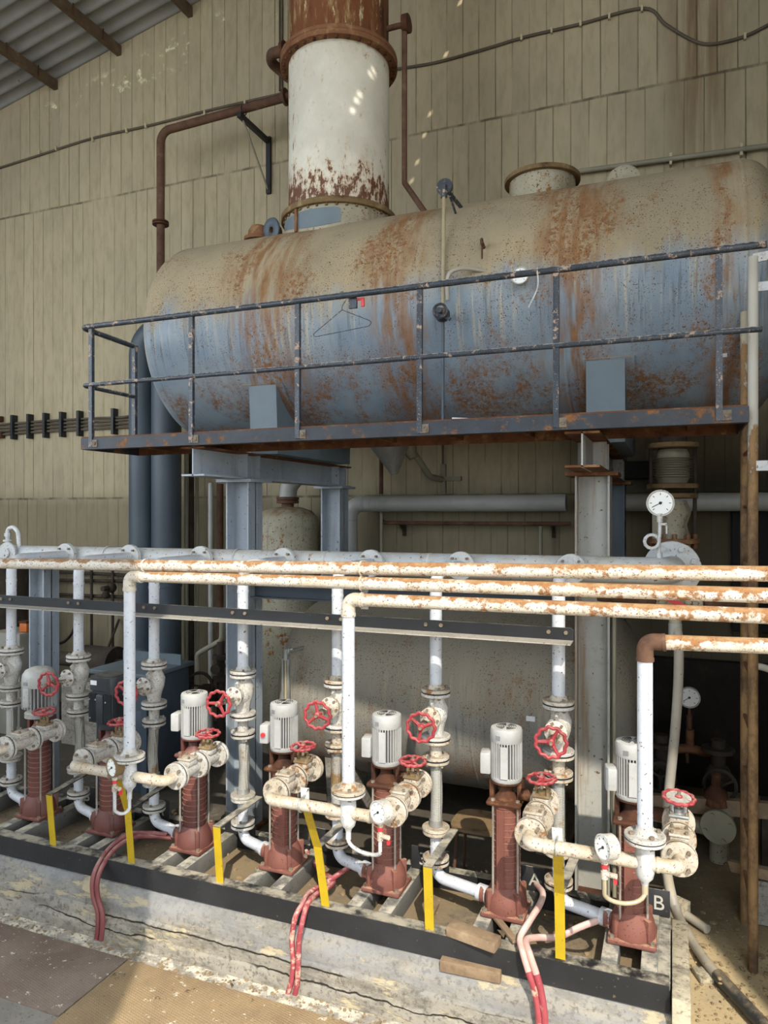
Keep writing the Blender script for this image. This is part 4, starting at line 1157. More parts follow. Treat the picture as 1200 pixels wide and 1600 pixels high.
# main I-beams carrying the tank
def ibeam(x, mat, lab, rusty):
    t = thing('carrying_beam', lab, 'beam', (x, 5.0, ZB1), 'carrying beams')
    y0, y1 = 3.93, 6.25
    m = MB(); m.box((x, (y0 + y1) / 2, (ZB1 + ZB2) / 2), (.009, y1 - y0, ZB2 - ZB1)); m.build('web', mat, t)
    m = MB(); m.box((x, (y0 + y1) / 2, ZB1 + .007), (.18, y1 - y0, .012)); m.build('bottom_flange', mat if not rusty else M['platform_rust'], t)
    m = MB(); m.box((x, (y0 + y1) / 2, ZB2 - .007), (.18, y1 - y0, .012)); m.build('top_flange', M['platform_rust'], t)
    m = MB()
    for yy in (4.46, 4.63, 6.0, 6.15): m.box((x + .043, yy, (ZB1 + ZB2) / 2), (.08, .008, ZB2 - ZB1 - .02)); m.box((x - .043, yy, (ZB1 + ZB2) / 2), (.08, .008, ZB2 - ZB1 - .02))
    m.build('stiffeners', mat, t)
ibeam(LX, M['bluecol'], 'pale blue beam running back under the left end of the upper tank', False)
ibeam(RX, M['greycol'], 'rust-eaten beam running back under the right end of the upper tank', True)

# ================================================================ walkway
WX0, WX1, WY0, WY1 = -3.80, .34, 3.88, 4.46
WZ = 2.815
t = thing('walkway_platform', 'rusted steel walkway along the front of the upper tank', 'walkway', ((WX0 + WX1) / 2, 4.2, ZB2))
m = MB(); m.box(((WX0 + WX1) / 2, WY0, 2.771), (WX1 - WX0, .010, .078)); m.box(((WX0 + WX1) / 2, WY0 + .025, 2.736), (WX1 - WX0, .05, .009)); m.build('front_channel', M['platform'], t)
for xx, nm in ((WX0, 'end_channel'), (WX1, 'end_channel')):
    m = MB(); m.box((xx, (WY0 + WY1) / 2, 2.771), (.010, WY1 - WY0, .078)); m.build(nm, M['platform'], t)
m = MB(); m.box(((WX0 + WX1) / 2, WY1, 2.771), (WX1 - WX0, .010, .078)); m.build('back_channel', M['platform_rust'], t)
m = MB(); m.box(((WX0 + WX1) / 2, (WY0 + WY1) / 2, 2.812), (WX1 - WX0, WY1 - WY0, .012)); m.build('tread_plate', M['platform_rust'], t)
for k in range(9): MB().box((WX0 + .3 + k * .45, (WY0 + WY1) / 2, 2.780), (.045, WY1 - WY0 - .02, .05)).build('cross_member', M['platform_rust'], t)
# joint plates, bolts at the post feet
RXS = [-3.71, -2.88, -2.105, -1.325, -.566, .214]
t = thing('guard_railing', 'dark blue two-rail guard railing along the front of the walkway', 'railing', ((WX0 + WX1) / 2, WY0, WZ - .06))
ZT, ZM = 3.575, 3.175
for x in RXS:
    m = MB(); m.box((x, WY0 - .012, (2.745 + ZT) / 2), (.030, .004, ZT - 2.745)); m.box((x - .013, WY0 + .002, (2.745 + ZT) / 2), (.004, .028, ZT - 2.745)); m.box((x + .013, WY0 + .0, (2.745 + ZT) / 2), (.004, .024, ZT - 2.745)); m.build('post', M['rail'], t)
    m = MB(); m.cyl((x + .035, WY0 - .018, 2.770), (x + .035, WY0 - .004, 2.770), .013, n=6); m.box((x + .03, WY0 - .008, 2.770), (.05, .006, .05)); m.build('foot_bolt', M['bolt'], t)
m = MB(); m.box((-3.78, 4.38, (2.80 + ZT) / 2), (.03, .005, ZT - 2.8 - .05)); m.box((-3.768, 4.392, (2.80 + ZT) / 2), (.005, .028, ZT - 2.8 - .05)); m.build('post', M['rail'], t)
m = MB(); m.tube([(.42, WY0 - .01, ZT), (-3.79, WY0 - .01, ZT), (-3.79, 4.42, ZT - .02)], .019, n=12, fil=.05); m.build('top_rail', M['rail'], t)
m = MB(); m.tube([(.40, WY0 + .02, ZM + .004), (.30, WY0 - .006, ZM), (-3.79, WY0 - .006, ZM), (-3.79, 4.42, ZM)], .015, n=12, fil=.05); m.build('mid_rail', M['rail'], t)
# hanger, string and tags on the rail
hp = at(535, 464, WY0 - .01)
t = thing('coat_hanger', 'thin wire coat hanger hooked over the top rail', 'hanger', (hp.x, WY0 - .01, ZT - .22))
x0, z0 = hp.x, ZT + .021
m = MB()
hk = [(x0 - .014, WY0 - .012, z0 - .045)] + [(x0 - .028 * math.cos(a), WY0 - .012, z0 - .024 + .026 * math.sin(a)) for a in [PI * q / 8 for q in range(0, 9)]] + [(x0 + .024, WY0 - .012, z0 - .05), (x0, WY0 - .014, z0 - .085), (x0 - .002, WY0 - .014, z0 - .11)]
m.tube(hk, .0028, n=6)
m.tube([(x0, WY0 - .014, z0 - .105), (x0 - .18, WY0 - .016, z0 - .225), (x0 - .19, WY0 - .016, z0 - .24), (x0 - .17, WY0 - .016, z0 - .248), (x0 + .17, WY0 - .016, z0 - .218), (x0 + .19, WY0 - .016, z0 - .20), (x0 + .175, WY0 - .016, z0 - .185), (x0, WY0 - .014, z0 - .105)], .0028, n=6, fil=.012)
m.build('wire', M['rail'], t)
sp_ = at(840, 430, WY0 - .02)
o = MB().tube(smooth_path([(sp_.x, WY0 + .012, ZT + .016), (sp_.x, WY0 - .033, ZT + .01), (sp_.x + .005, WY0 - .034, ZT - .06), (sp_.x - .005, WY0 - .034, ZT - .11), (sp_.x - .045, WY0 - .034, ZT - .19)], 6), .0035, n=6).build('loose_string', M['white'])
tag(o, 'pale string dangling from the top rail left of the fifth post', 'string')
tg = at(562, 478, WY0 + .02)
t = thing('cable_clip', 'dark clip with a small red tag hanging behind the top rail by the hanger', 'clip', (tg.x, WY0 + .02, ZT - .09))
m = MB(); m.box((tg.x - .04, WY0 + .014, ZT - .045), (.05, .02, .06)); m.build('clip', M['rail'], t)
m = MB(); m.box((tg.x + .022, WY0 + .014, ZT - .045), (.02, .012, .05)); m.box((tg.x, WY0 + .014, ZT - .025), (.06, .008, .012)); m.build('tag', M['redfresh'], t, 'red tag')

# ================================================================ upper tank
TY, TZ, TR = 5.3, 3.73, .82
TX0, TX1 = -3.72, .40
t = thing('upper_tank', 'large horizontal rust-streaked blue-grey tank raised on steel columns', 'tank', ((TX0 + TX1) / 2, TY, TZ - TR))
m = MB(); m.lathe([(TR, TX0), (TR, (TX0 + TX1) / 2), (TR, TX1)], (0, TY, TZ), (1, 0, 0), 96); m.build('shell', M['tank'], t)
def dish(x, s, depth, R, kn):
    prof = []
    for q in range(15):
        a = PI / 2 * q / 14
        prof.append((R * max(math.cos(a), 0) ** .62 if q < 14 else 0, x + s * depth * math.sin(a)))
    return prof
m = MB(); m.lathe(dish(TX1, 1, .27, TR, .1), (0, TY, TZ), (1, 0, 0), 96); m.build('right_head', M['tank'], t)
m = MB(); m.lathe(dish(TX0, -1, .22, TR, .1), (0, TY, TZ), (1, 0, 0), 96); m.build('left_head', M['tank'], t)
for X in (TX0 + .012, -2.55, -.62, TX1 - .012):
    m = MB(); m.lathe([(TR, X - .012), (TR + .003, X - .005), (TR + .003, X + .005), (TR, X + .012)], (0, TY, TZ), (1, 0, 0), 96); m.build('weld_seam', M['tank'], t)
for X in (LX + .10, RX + .06):
    m = MB()
    arc = [(TY + TR * math.sin(a) * 1.004, TZ - TR * math.cos(a) * 1.004) for a in [-.95 + 1.9 * q / 20 for q in range(21)]]
    poly = [(4.66, ZB2 + .002), (5.94, ZB2 + .002)] + list(reversed(arc))
    m.prism(poly, (X - .115, 0, 0), (0, 1, 0), (0, 0, 1), .23); m.build('saddle', M['bluepatch'], t)
    m = MB(); m.prism([(y, z) for y, z in arc] + [(TY + (y - TY) * 1.012, TZ + (z - TZ) * 1.012) for y, z in reversed(arc)], (X - .17, 0, 0), (0, 1, 0), (0, 0, 1), .34); m.build('wear_plate', M['tank'], t)
# manhole nozzle, ring flange, small nozzle on top of tank
mh = at(847, 290, 5.3)
m = MB(); m.cyl((mh.x, 5.3, TZ + TR - .05), (mh.x, 5.3, TZ + TR + .13), .235, n=40); m.build('nozzle', M['whitetank'], t, 'flaking white nozzle')
m = MB(); m.disc((mh.x, 5.3, TZ + TR + .145), (0, 0, 1), .27, .032, 44); m.disc((mh.x, 5.3, TZ + TR + .165), (0, 0, 1), .235, .02, 40); m.build('nozzle_flange', M['rust_flange'], t)
rf = at(972, 270, 5.35)
o = MB().torus((rf.x, 5.36, TZ + TR + .055), (.25, 1, .1), .085, .05, n=30, m=10)
for v in o.bm.verts:
    d = v.co - Vector((rf.x, 5.36, TZ + TR + .055)); ax = Vector((.25, 1, .1)).normalized(); k = d.dot(ax); v.co -= ax * k * .62
tag(o.build('loose_flange', M['whitetank']), 'mottled white ring flange standing on top of the tank', 'flange')
sv = at(404, 355, 5.2)
t = thing('relief_valve', 'small rusty relief valve lying on the tank left of the chimney', 'valve', (sv.x, 5.2, TZ + TR - .03))
m = MB(); m.disc((sv.x, 5.2, TZ + TR + .01), (0, 0, 1), .12, .03); m.lathe([(.09, .02), (.085, .08), (.06, .12), (.0, .13)], (sv.x, 5.2, TZ + TR)); m.cyl((sv.x + .06, 5.2, TZ + TR + .06), (sv.x + .2, 5.2, TZ + TR + .05), .045); m.disc((sv.x + .14, 5.2, TZ + TR + .055), (1, 0, 0), .07, .03); m.build('body', M['rust_band'], t)
lf = at(432, 353, 5.2)
o = MB().torus((lf.x, 5.12, TZ + TR + .04), (.35, 1, .1), .062, .038, n=28, m=8)
for v in o.bm.verts:
    d = v.co - Vector((lf.x, 5.12, TZ + TR + .04)); ax = Vector((.35, 1, .1)).normalized(); k = d.dot(ax); v.co -= ax * k * .55
tag(o.build('blank_flange', M['bluedark']), 'slate grey ring flange leaning against the chimney foot', 'flange')

# level indicator in front of the tank
pa = tank_pt(694, 330); pb = tank_pt(692, 640)
fx = pa.x
t = thing('level_indicator', 'yellowed level indicator tube standing against the front of the upper tank', 'level gauge', (fx, 4.42, WZ + .01))
yt = 4.40
ptop = at(695, 292, 4.62); px = ptop.x
pm = at(692, 492, yt)
m = MB(); m.tube([(pm.x, yt, WZ + .005), (pm.x, yt, pm.z - .02)], .010, n=10); m.build('lower_tube', M['bluedark'], t)
m = MB(); m.tube([(pm.x, yt, pm.z + .02), (px, 4.60, ptop.z - .06)], .013, n=12); m.build('sight_tube', M['tube'], t, 'yellowed tube')
m = MB(); m.disc((px, 4.62, ptop.z), (0, 1, 0), .055, .03); m.cyl((px, 4.60, ptop.z - .08), (px, 4.60, ptop.z), .022); m.cyl((px, 4.62, ptop.z), (px + .10, 5.0, ptop.z - .12), .014)
m.cyl((px + .03, 4.64, ptop.z - .06), (px + .06, 4.86, ptop.z - .25), .008); m.build('head', M['rail'], t)
m = MB(); m.sphere((pm.x, yt - .005, pm.z), .05, (1, .8, 1), 12); m.cyl((pm.x, yt - .08, pm.z + .01), (pm.x, yt + .2, pm.z + .01), .016); m.torus((pm.x, yt - .06, pm.z + .01), (0, 1, .1), .042, .009, 18, 6)
m.box((pm.x + .035, yt - .03, pm.z - .03), (.05, .02, .02), rot=(0, .5, 0)); m.box((pm.x - .03, yt - .02, pm.z + .03), (.04, .02, .025)); m.build('drain_cock', M['rail'], t)
h1 = at(700, 470, yt); h2 = at(702, 432, yt); h3 = at(722, 418, yt); h4 = at(753, 416, yt)
o = MB().tube(smooth_path([(h1.x, yt - .01, h1.z), (h2.x, yt - .02, h2.z), (h3.x, yt + .02, h3.z), (h4.x, yt + .10, h4.z)], 8), .013, n=10).build('rubber_hose', M['greyhose'])
tag(o, 'short grey hose bending up from the level indicator cock', 'hose')
th = tank_pt(817, 438)
t = thing('thermometer', 'small round white thermometer dial on the tank behind the top rail', 'gauge', tuple(th))
nt = (Vector((0, th.y - TY, th.z - TZ))).normalized()
gauge_body(t, th + nt * .07 + Vector((0, -.02, 0)), Vector((0, -1, .08)), .052, .03, needle=.2)
m = MB(); m.cyl(th - nt * .01, th + nt * .07, .014); m.build('stem', M['bolt'], t)
lg = tank_pt(756, 387); nt = (Vector((0, lg.y - TY, lg.z - TZ))).normalized()
o = MB(); o.cyl(lg - nt * .005, lg + nt * .05, .012, n=8); o.torus(lg + nt * .055, (1, 0, 0), .02, .007, 14, 6); o.cyl(lg + nt * .05, lg + nt * .05 - Vector((0, 0, .10)), .006, n=6)
tag(o.build('lifting_eye', M['rust_pipe']), 'small rusty eye welded to the tank right of the level indicator', 'lug')
lb = at(1132, 555, 4.5); lp = tank_pt(1132, 555); nl = (Vector((0, lp.y - TY, lp.z - TZ))).normalized()
sx = thing('sticker', 'tiny pale sticker at the right end of the upper tank', 'sticker', tuple(lp))
m = MB(); m.bar(lp - nl * .002 - Vector((.014, 0, 0)), lp - nl * .002 + Vector((.014, 0, 0)), .022, .012, up=nl); m.build('paper', M['label'], sx)
pp = at(722, 661, WY0 + .06); o = MB().box((pp.x, WY0 + .06, WZ + .010), (.11, .05, .008), rot=(.1, .06, .2)).build('scrap_paper', M['label']); tag(o, 'scrap of white paper on the walkway below the rail', 'paper')

# ================================================================ chimney
CX, CYY, CR = -2.5, 5.3, .405
t = thing('flue_chimney', 'tall flaking white flue rising from the tank with a rusty upper section', 'chimney', (CX, CYY, TZ + TR))
m = MB(); m.lathe([(CR, 4.66), (CR, 5.3), (CR, 5.87)], (CX, CYY, 0), n=64); m.build('lower_section', M['chimney'], t)
m = MB(); m.lathe([(CR - .005, 5.95), (CR - .005, 7.0), (CR - .005, 8.3)], (CX, CYY, 0), n=64); m.build('upper_section', M['rust_streak'], t)
m = MB(); m.lathe([(CR - .02, 5.865), (.468, 5.865), (.472, 5.87), (.472, 5.893), (.466, 5.898), (.466, 5.905), (.472, 5.91), (.472, 5.933), (.465, 5.94), (CR - .02, 5.965)], (CX, CYY, 0), n=64); m.build('upper_flange', M['rust_band'], t)
m = MB(); m.bolts((CX, CYY, 5.89), (0, 0, 1), .442, 32, .014, .085); m.build('upper_bolts', M['rust'], t)
m = MB(); m.lathe([(CR - .02, 4.615), (.462, 4.615), (.466, 4.62), (.466, 4.655), (.46, 4.66), (CR - .02, 4.665)], (CX, CYY, 0), n=64); m.build('lower_flange', M['rust_flange'], t)
m = MB(); m.bolts((CX, CYY, 4.62), (0, 0, 1), .438, 36, .011, .045); m.build('lower_bolts', M['rust_flange'], t)
# saddle-shaped collar between tank and flange
bm_ = MB(); n = 64; A, B = [], []
def collar(rad, zlow=True):
    out = []
    for i in range(n):
        a = 2 * PI * i / n; x = CX + rad * math.cos(a); y = CYY + rad * math.sin(a)
        out.append((x, y, TZ + math.sqrt(TR * TR - (y - TY) ** 2) - .004))
    return out
A = [bm_.bm.verts.new(p) for p in collar(.435)]; B = [bm_.bm.verts.new((CX + .435 * math.cos(2 * PI * i / n), CYY + .435 * math.sin(2 * PI * i / n), 4.617)) for i in range(n)]
for i in range(n): bm_.bm.faces.new((A[i], A[(i + 1) % n], B[(i + 1) % n], B[i]))
bm_.build('collar', M['whitetank'], t, 'flaking white collar')
def patch(a0, a1, nm):
    m = MB(); k = 14; ins = .03; L = []
    for i in range(k + 1):
        a = a0 + (a1 - a0) * i / k; x = CX + .439 * math.cos(a); y = CYY + .439 * math.sin(a)
        zl = TZ + math.sqrt(TR * TR - (y - TY) ** 2) + .025
        zh = 4.605 - (.02 if 0 < i < k else .035)
        L.append((m.bm.verts.new((x, y, zl)), m.bm.verts.new((x, y, max(zh, zl + .004))), m.bm.verts.new((CX + .432 * math.cos(a), CYY + .432 * math.sin(a), zl)), m.bm.verts.new((CX + .432 * math.cos(a), CYY + .432 * math.sin(a), max(zh, zl + .004)))))
    for p, q in zip(L[:-1], L[1:]):
        m.bm.faces.new((p[0], q[0], q[1], p[1])); m.bm.faces.new((p[1], q[1], q[3], p[3])); m.bm.faces.new((p[0], p[2], q[2], q[0])); m.bm.faces.new((p[2], p[3], q[3], q[2]))
    m.bm.faces.new((L[0][0], L[0][1], L[0][3], L[0][2])); m.bm.faces.new((L[-1][0], L[-1][2], L[-1][3], L[-1][1]))
    m.build('repair_patch', M['bluepatch'], t, nm)
patch(-2.55, -1.98, 'slate blue repair patch'); patch(-1.93, -1.10, 'slate blue repair patch')
m = MB(); a = -1.955; m.bar((CX + .445 * math.cos(a), CYY + .445 * math.sin(a), 4.44), (CX + .445 * math.cos(a), CYY + .445 * math.sin(a), 4.61), .02, .03); m.build('collar_rib', M['rust_band'], t)

# pipes near the chimney
ym = 6.2
e1 = at(251, 206, ym); e0 = at(251, 420, ym); e2 = at(446, 152, ym)
t = thing('vent_pipe', 'rusty brown vent pipe bending down the wall left of the chimney', 'pipe', (e1.x, ym, 4.45))
m = MB(); m.tube([(-3.45, 5.88, 4.30), (-3.6, 6.0, 4.47), (e1.x, ym, 4.47), (e1.x, ym, e1.z), (e2.x + .1, ym, e1.z + .05)], .042, n=16, fil=.12, seg=8); m.build('pipe', M['rust_pipe'], t)
fz = at(251, 349, ym).z
for dz in (-.012, .012): MB().disc((e1.x, ym, fz + dz), (0, 0, 1), .085, .018).build('flange', M['rust'], t)
m = MB(); m.disc((e2.x + .0, ym, e1.z + .05), (1, 0, 0), .08, .03); m.build('end_flange', M['rust_pipe'], t)
bp = at(381, 174, ym); t = thing('wall_bracket', 'black angle bracket carrying the vent pipe on the wall', 'bracket', (bp.x, WY - .02, 5.2))
zt = e1.z - .02
m = MB(); m.box((bp.x, (ym + WY) / 2 - .03, zt - .05), (.045, WY - ym + .12, .045)); m.box((bp.x, WY - .02, zt - .30), (.05, .035, .60)); m.build('angle', M['black'], t)
m = MB(); m.bar((bp.x, ym - .02, zt - .06), (bp.x, WY - .04, zt - .56), .014, .014); m.build('brace', M['conduit'], t)
m = MB(); m.torus((bp.x, ym, e1.z + .02), (1, 0, 0), .046, .006, 18, 6); m.build('pipe_clamp', M['black'], t)
q = [at(447, 78, 5.3), at(424, 84, 5.32), at(424, 98, 5.45), at(452, 122, 5.62)]
t = thing('bleed_elbow', 'short rusty elbow stub on the left side of the chimney flange', 'pipe', tuple(q[2]))
m = MB(); m.tube([q[0] + Vector((.04, 0, 0)), q[1], q[2], q[3]], .045, n=14, fil=.08); m.build('pipe', M['rust_pipe'], t)
m = MB(); m.disc(q[0] + Vector((-.02, 0, 0)), (1, 0, 0), .075, .03); m.build('flange', M['rust'], t)
q = [at(603, 40, 5.35), at(632, 38, 5.35), at(630, 290, 5.35), at(660, 326, 5.0)]
q[3] = tank_pt(662, 330) + Vector((0, .06, .0))
t = thing('drain_pipe', 'thin rusty drain pipe from the chimney down to the tank top on its right', 'pipe', tuple(q[2]))
x = q[1].x
zk = at(631, 286, 5.35).z
m = MB(); m.tube([(CX + .38, 5.35, q[1].z), (x, 5.35, q[1].z), (x, 5.35, zk), q[3]], .022, n=12, fil=.05); m.build('pipe', M['rust_pipe'], t)
m = MB(); m.disc((CX + .56, 5.35, q[1].z), (1, 0, 0), .07, .05); m.build('union', M['rust'], t)
# ================================================================ lower tank
BY, BZ, BR = 5.31, .93, .655
BX0, BX1 = -2.62, -.42
t = thing('lower_tank', 'large horizontal grey tank with rust specks lying low behind the pumps', 'tank', ((BX0 + BX1) / 2, BY, 0))
m = MB(); m.lathe([(BR, BX0), (BR, (BX0 + BX1) / 2), (BR, BX1)], (0, BY, BZ), (1, 0, 0), 80); m.build('shell', M['tank_low'], t)
m = MB(); m.lathe(dish(BX1, 1, .24, BR, .1), (0, BY, BZ), (1, 0, 0), 80); m.build('right_head', M['tank_low'], t)
m = MB(); m.lathe(dish(BX0, -1, .20, BR, .1), (0, BY, BZ), (1, 0, 0), 80); m.build('left_head', M['tank_low'], t)
m = MB(); m.lathe([(BR, -1.25), (BR + .003, -1.243), (BR + .003, -1.237), (BR, -1.23)], (0, BY, BZ), (1, 0, 0), 80); m.build('weld_seam', M['tank_low'], t)
for X in (-2.3, -.75):
    m = MB(); arc = [(BY + BR * math.sin(a), BZ - BR * math.cos(a)) for a in [-.8 + 1.6 * q / 14 for q in range(15)]]
    m.prism([(4.9, 0), (5.84, 0)] + list(reversed(arc)), (X - .1, 0, 0), (0, 1, 0), (0, 0, 1), .2); m.build('support', M['plain'], t)
lb = at(828, 1123, 4.7)
def ltank_pt(u, v): return tank_pt(u, v, BY, BZ, BR)
lp = ltank_pt(829, 1123); nl = (Vector((0, lp.y - BY, lp.z - BZ))).normalized()
s_ = thing('sticker', 'small white sticker on the front of the lower tank', 'sticker', tuple(lp))
m = MB(); m.bar(lp - Vector((.028, 0, 0)), lp + Vector((.028, 0, 0)), .032, .006, up=nl); m.build('paper', M['label'], s_)
# level glass on the lower tank
g0 = ltank_pt(455, 1108); g1 = ltank_pt(455, 1018)
t = thing('level_glass', 'upright level glass with a small tap on the left end of the lower tank', 'level gauge', (g0.x, 4.56, g0.z))
yg = 4.58
zt_ = at(455, 1030, yg).z
for sx in (-1, 1): MB().box((g0.x + sx * .022, yg, (.55 + zt_) / 2), (.012, .02, zt_ - .55)).build('guard_rail', M['steel'], t)
m = MB(); m.cyl((g0.x, yg, .55), (g0.x, yg, zt_), .009, n=10); m.build('glass_tube', M['tube'], t)
m = MB(); m.cyl((g0.x, yg, zt_ - .01), (g0.x, yg, zt_ + .07), .018, n=12); m.cyl((g0.x, yg, zt_ + .045), (g0.x + .05, yg + .25, zt_ + .05), .013, n=10); m.cyl((g0.x, yg, zt_ + .06), (g0.x + .07, yg - .02, zt_ + .075), .008, n=8)
m.torus((g0.x + .03, yg - .005, zt_ + .055), (1, .3, 0), .026, .008, 16, 6); m.build('tap', M['steel'], t)
m = MB(); m.cyl((g0.x, yg, .57), (g0.x + .02, yg + .35, .60), .013, n=10); m.build('lower_fitting', M['steel'], t)

# ================================================================ back wall furniture
# stained vessel
vx = atx(452, 6.3); vy = 6.27
t = thing('expansion_vessel', 'stained white upright vessel standing behind the left front column', 'vessel', (vx, vy, 0))
zt_ = at(452, 808, vy - .2).z
m = MB(); m.lathe([(0, 0), (.29, .0), (.30, .05), (.30, zt_ - .05), (.29, zt_ + .0), (.24, zt_ + .06), (.13, zt_ + .095), (0, zt_ + .105)], (vx, vy, 0), n=44); m.build('shell', M['whitetank'], t)
m = MB(); m.lathe([(.06, zt_ + .08), (.06, zt_ + .13), (.11, zt_ + .135), (.11, zt_ + .16), (.10, zt_ + .165), (.11, zt_ + .17), (.11, zt_ + .195), (.05, zt_ + .2)], (vx, vy, 0), n=24); m.build('nozzle', M['rust_pipe'], t)
m = MB(); m.tube([(vx, vy, zt_ + .17), (vx + .01, vy, zt_ + .30), (vx + .13, vy, zt_ + .42), (vx + .20, vy, zt_ + .60)], .085, n=16, fil=.15); m.build('bend', M['wpipe'], t)
# white pipe bending along the wall
py_ = 6.45
c1 = at(546, 787, py_)
t = thing('wall_pipe', 'thick grey-white pipe rising then running right along the wall under the upper tank', 'pipe', (c1.x, py_, 0))
xe = atx(885, py_)
m = MB(); m.tube([(c1.x, py_, .05), (c1.x, py_, c1.z), (xe, py_, c1.z)], .078, n=22, fil=.14, seg=9); m.build('pipe', M['wpipe'], t)
m = MB()
for u in (570, 582, 594, 606): xx = atx(u, py_); m.cyl((xx - .012, py_, c1.z), (xx + .012, py_, c1.z), .0805, n=22)
m.cyl((c1.x, py_, c1.z - .17), (c1.x, py_, c1.z - .155), .0805, n=22); m.build('weld_beads', M['wpipe'], t)
t = thing('wall_pipe', 'dim grey pipe along the wall in the dark behind the right ladder', 'pipe', (.3, py_, c1.z - .08))
m = MB(); m.cyl((xe + .12, py_, c1.z), (1.05, py_, c1.z), .075, n=20); m.build('pipe', M['wpipe'], t)
# thin rusty rail pipe on brackets
r0 = at(592, 817, 6.5); r1 = at(872, 817, 6.5)
t = thing('thin_pipe', 'thin rusty pipe dropping behind the thick wall pipe and running right below it', 'pipe', (r0.x, 6.5, r0.z))
zt2 = 2.95
m = MB(); m.tube([(r0.x, 6.56, zt2), (r0.x, 6.56, r0.z), (r1.x + .1, 6.56, r0.z)], .02, n=10, fil=.05); m.build('pipe', M['rust_pipe'], t)
m = MB()
for u in (625, 862):
    xx = atx(u, 6.56); m.bar((xx, 6.56, r0.z - .01), (xx, 6.69, r0.z - .09), .02, .02); m.box((xx, 6.684, r0.z - .06), (.03, .03, .14))
m.build('brackets', M['dark_pipe'], t)
for u, lab_ in ((596, 'thin grey conduit standing below the left end of the thin rusty pipe'), (845, 'thin grey conduit standing below the right end of the thin rusty pipe')):
    xx = atx(u, 6.52); o = MB().cyl((xx, 6.52, .05), (xx, 6.52, r0.z + (.28 if u == 596 else -.02)), .017, n=10).build('conduit', M['conduit']); tag(o, lab_, 'conduit')
# cone hopper and spout
hc = at(612, 702, 6.0)
t = thing('drain_funnel', 'grey cone funnel with a bent spout under the upper tank', 'funnel', (hc.x, 6.0, 2.5))
sp1 = at(632, 706, 6.1); sp2 = at(650, 712, 6.2); sp3 = at(672, 745, 6.4); sp4 = at(690, 749, 6.6)
m = MB(); m.lathe([(.20, 0), (.03, .30), (.0, .30)], (hc.x, 5.95, 2.93), (.15, .02, -1), 28); m.build('cone', M['steel'], t)
m = MB(); m.lathe([(.10, 0), (.035, .17)], (sp1.x + .02, 6.1, sp1.z + .10), (.35, .1, -1), 16); m.tube([sp1 + Vector((.03, 0, .06)), sp2 + Vector((.02, 0, -.03)), sp3, sp4], .028, n=12, fil=.12); m.build('spout', M['conduit'], t)
cr = at(692, 748, 6.66)
o = MB().box((cr.x, 6.675, cr.z), (.05, .04, .28)).box((cr.x + .10, 6.675, cr.z - .0), (.16, .04, .04)); tag(o.build('wall_cross', M['conduit']), 'small cross-shaped strap fixed on the wall at the spout end', 'bracket')
o = MB().tube(smooth_path([(cr.x - .02, 6.689, cr.z + .02), (cr.x - .01, 6.689, cr.z + .2), (cr.x - .02, 6.689, cr.z + .55)], 5), .010, n=8); tag(o.build('cable', M['cable']), 'dark cable rising from the cross-shaped strap', 'cable')

# left ducts
for k, (u, lab_) in enumerate(((222, 'tall slate blue duct with rounded top, left of its twin'), (260, 'tall slate blue duct right beside its round-topped twin'))):
    dy = 6.1; xx = atx(u, dy); t = thing('air_duct', lab_, 'duct', (xx, dy, 0), 'ducts')
    m = MB()
    if k == 0: m.tube([(xx, dy, 0), (xx, dy, 4.18), (xx + .7, dy + .05, 4.22)], .133, n=26, fil=.26, seg=10)
    else: m.cyl((xx, dy, 0), (xx, dy, 3.9), .150, n=28)
    m.build('pipe', M['duct'], t)
    m = MB(); m.lathe([(.134 if k == 0 else .151, -.02), (.16, -.018), (.16, .018), (.134 if k == 0 else .151, .02)], (xx, dy, 1.25 + .3 * k), n=26); m.build('joint_band', M['duct'], t)
# service pipes right of the ducts
for u, y, r, z1, lab_, mt in ((291, 6.4, .022, 3.1, 'slim grey service pipe nearest the ducts', 'conduit'), (299, 6.5, .03, 3.1, 'dark service pipe between two slim grey ones', 'dark_pipe'), (308, 6.45, .018, 3.05, 'slimmest grey service pipe in the cluster by the ducts', 'conduit'),
                              (329, 6.3, .026, 2.6, 'grey drop pipe just left of the left front column', 'wpipe'), (344, 6.5, .035, 2.6, 'brown drop pipe half hidden by the left front column', 'rust_pipe')):
    xx = atx(u, y); o = MB().cyl((xx, y, 0), (xx, y, z1), r, n=12).build('service_pipe', M[mt]); tag(o, lab_, 'pipe', 'service pipes')
# dark valve assembly low behind left column
c0 = at(338, 1030, 5.6)
t = thing('stop_valve', 'dark valve with small handwheel low on the drop pipe left of the left column', 'valve', (c0.x, 5.6, c0.z - .3))
m = MB(); m.tube([at(310, 1085, 5.6), at(308, 1022, 5.6), at(346, 1000, 5.6), at(347, 960, 5.6)], .024, n=10, fil=.06); m.build('bypass', M['conduit'], t)
m = MB(); p = at(345, 1040, 5.6); m.cyl((p.x, p.y, 0), p + Vector((0, 0, .22)), .035); m.disc(p + Vector((0, 0, .08)), (0, 0, 1), .075, .04); m.disc(p - Vector((0, 0, .12)), (0, 0, 1), .075, .04); m.cyl(p, p + Vector((.05, -.16, 0)), .045); m.build('body', M['dark_pipe'], t)
m = MB(); p2 = at(312, 1072, 5.5); m.torus(p2, (.2, -1, .1), .12, .015, 24, 6); m.bar(p2 - Vector((.11, 0, 0)), p2 + Vector((.11, 0, 0)), .015, .015); m.sphere(p2 + Vector((.03, .06, -.1)), .11); m.build('handwheel', M['dark_pipe'], t)

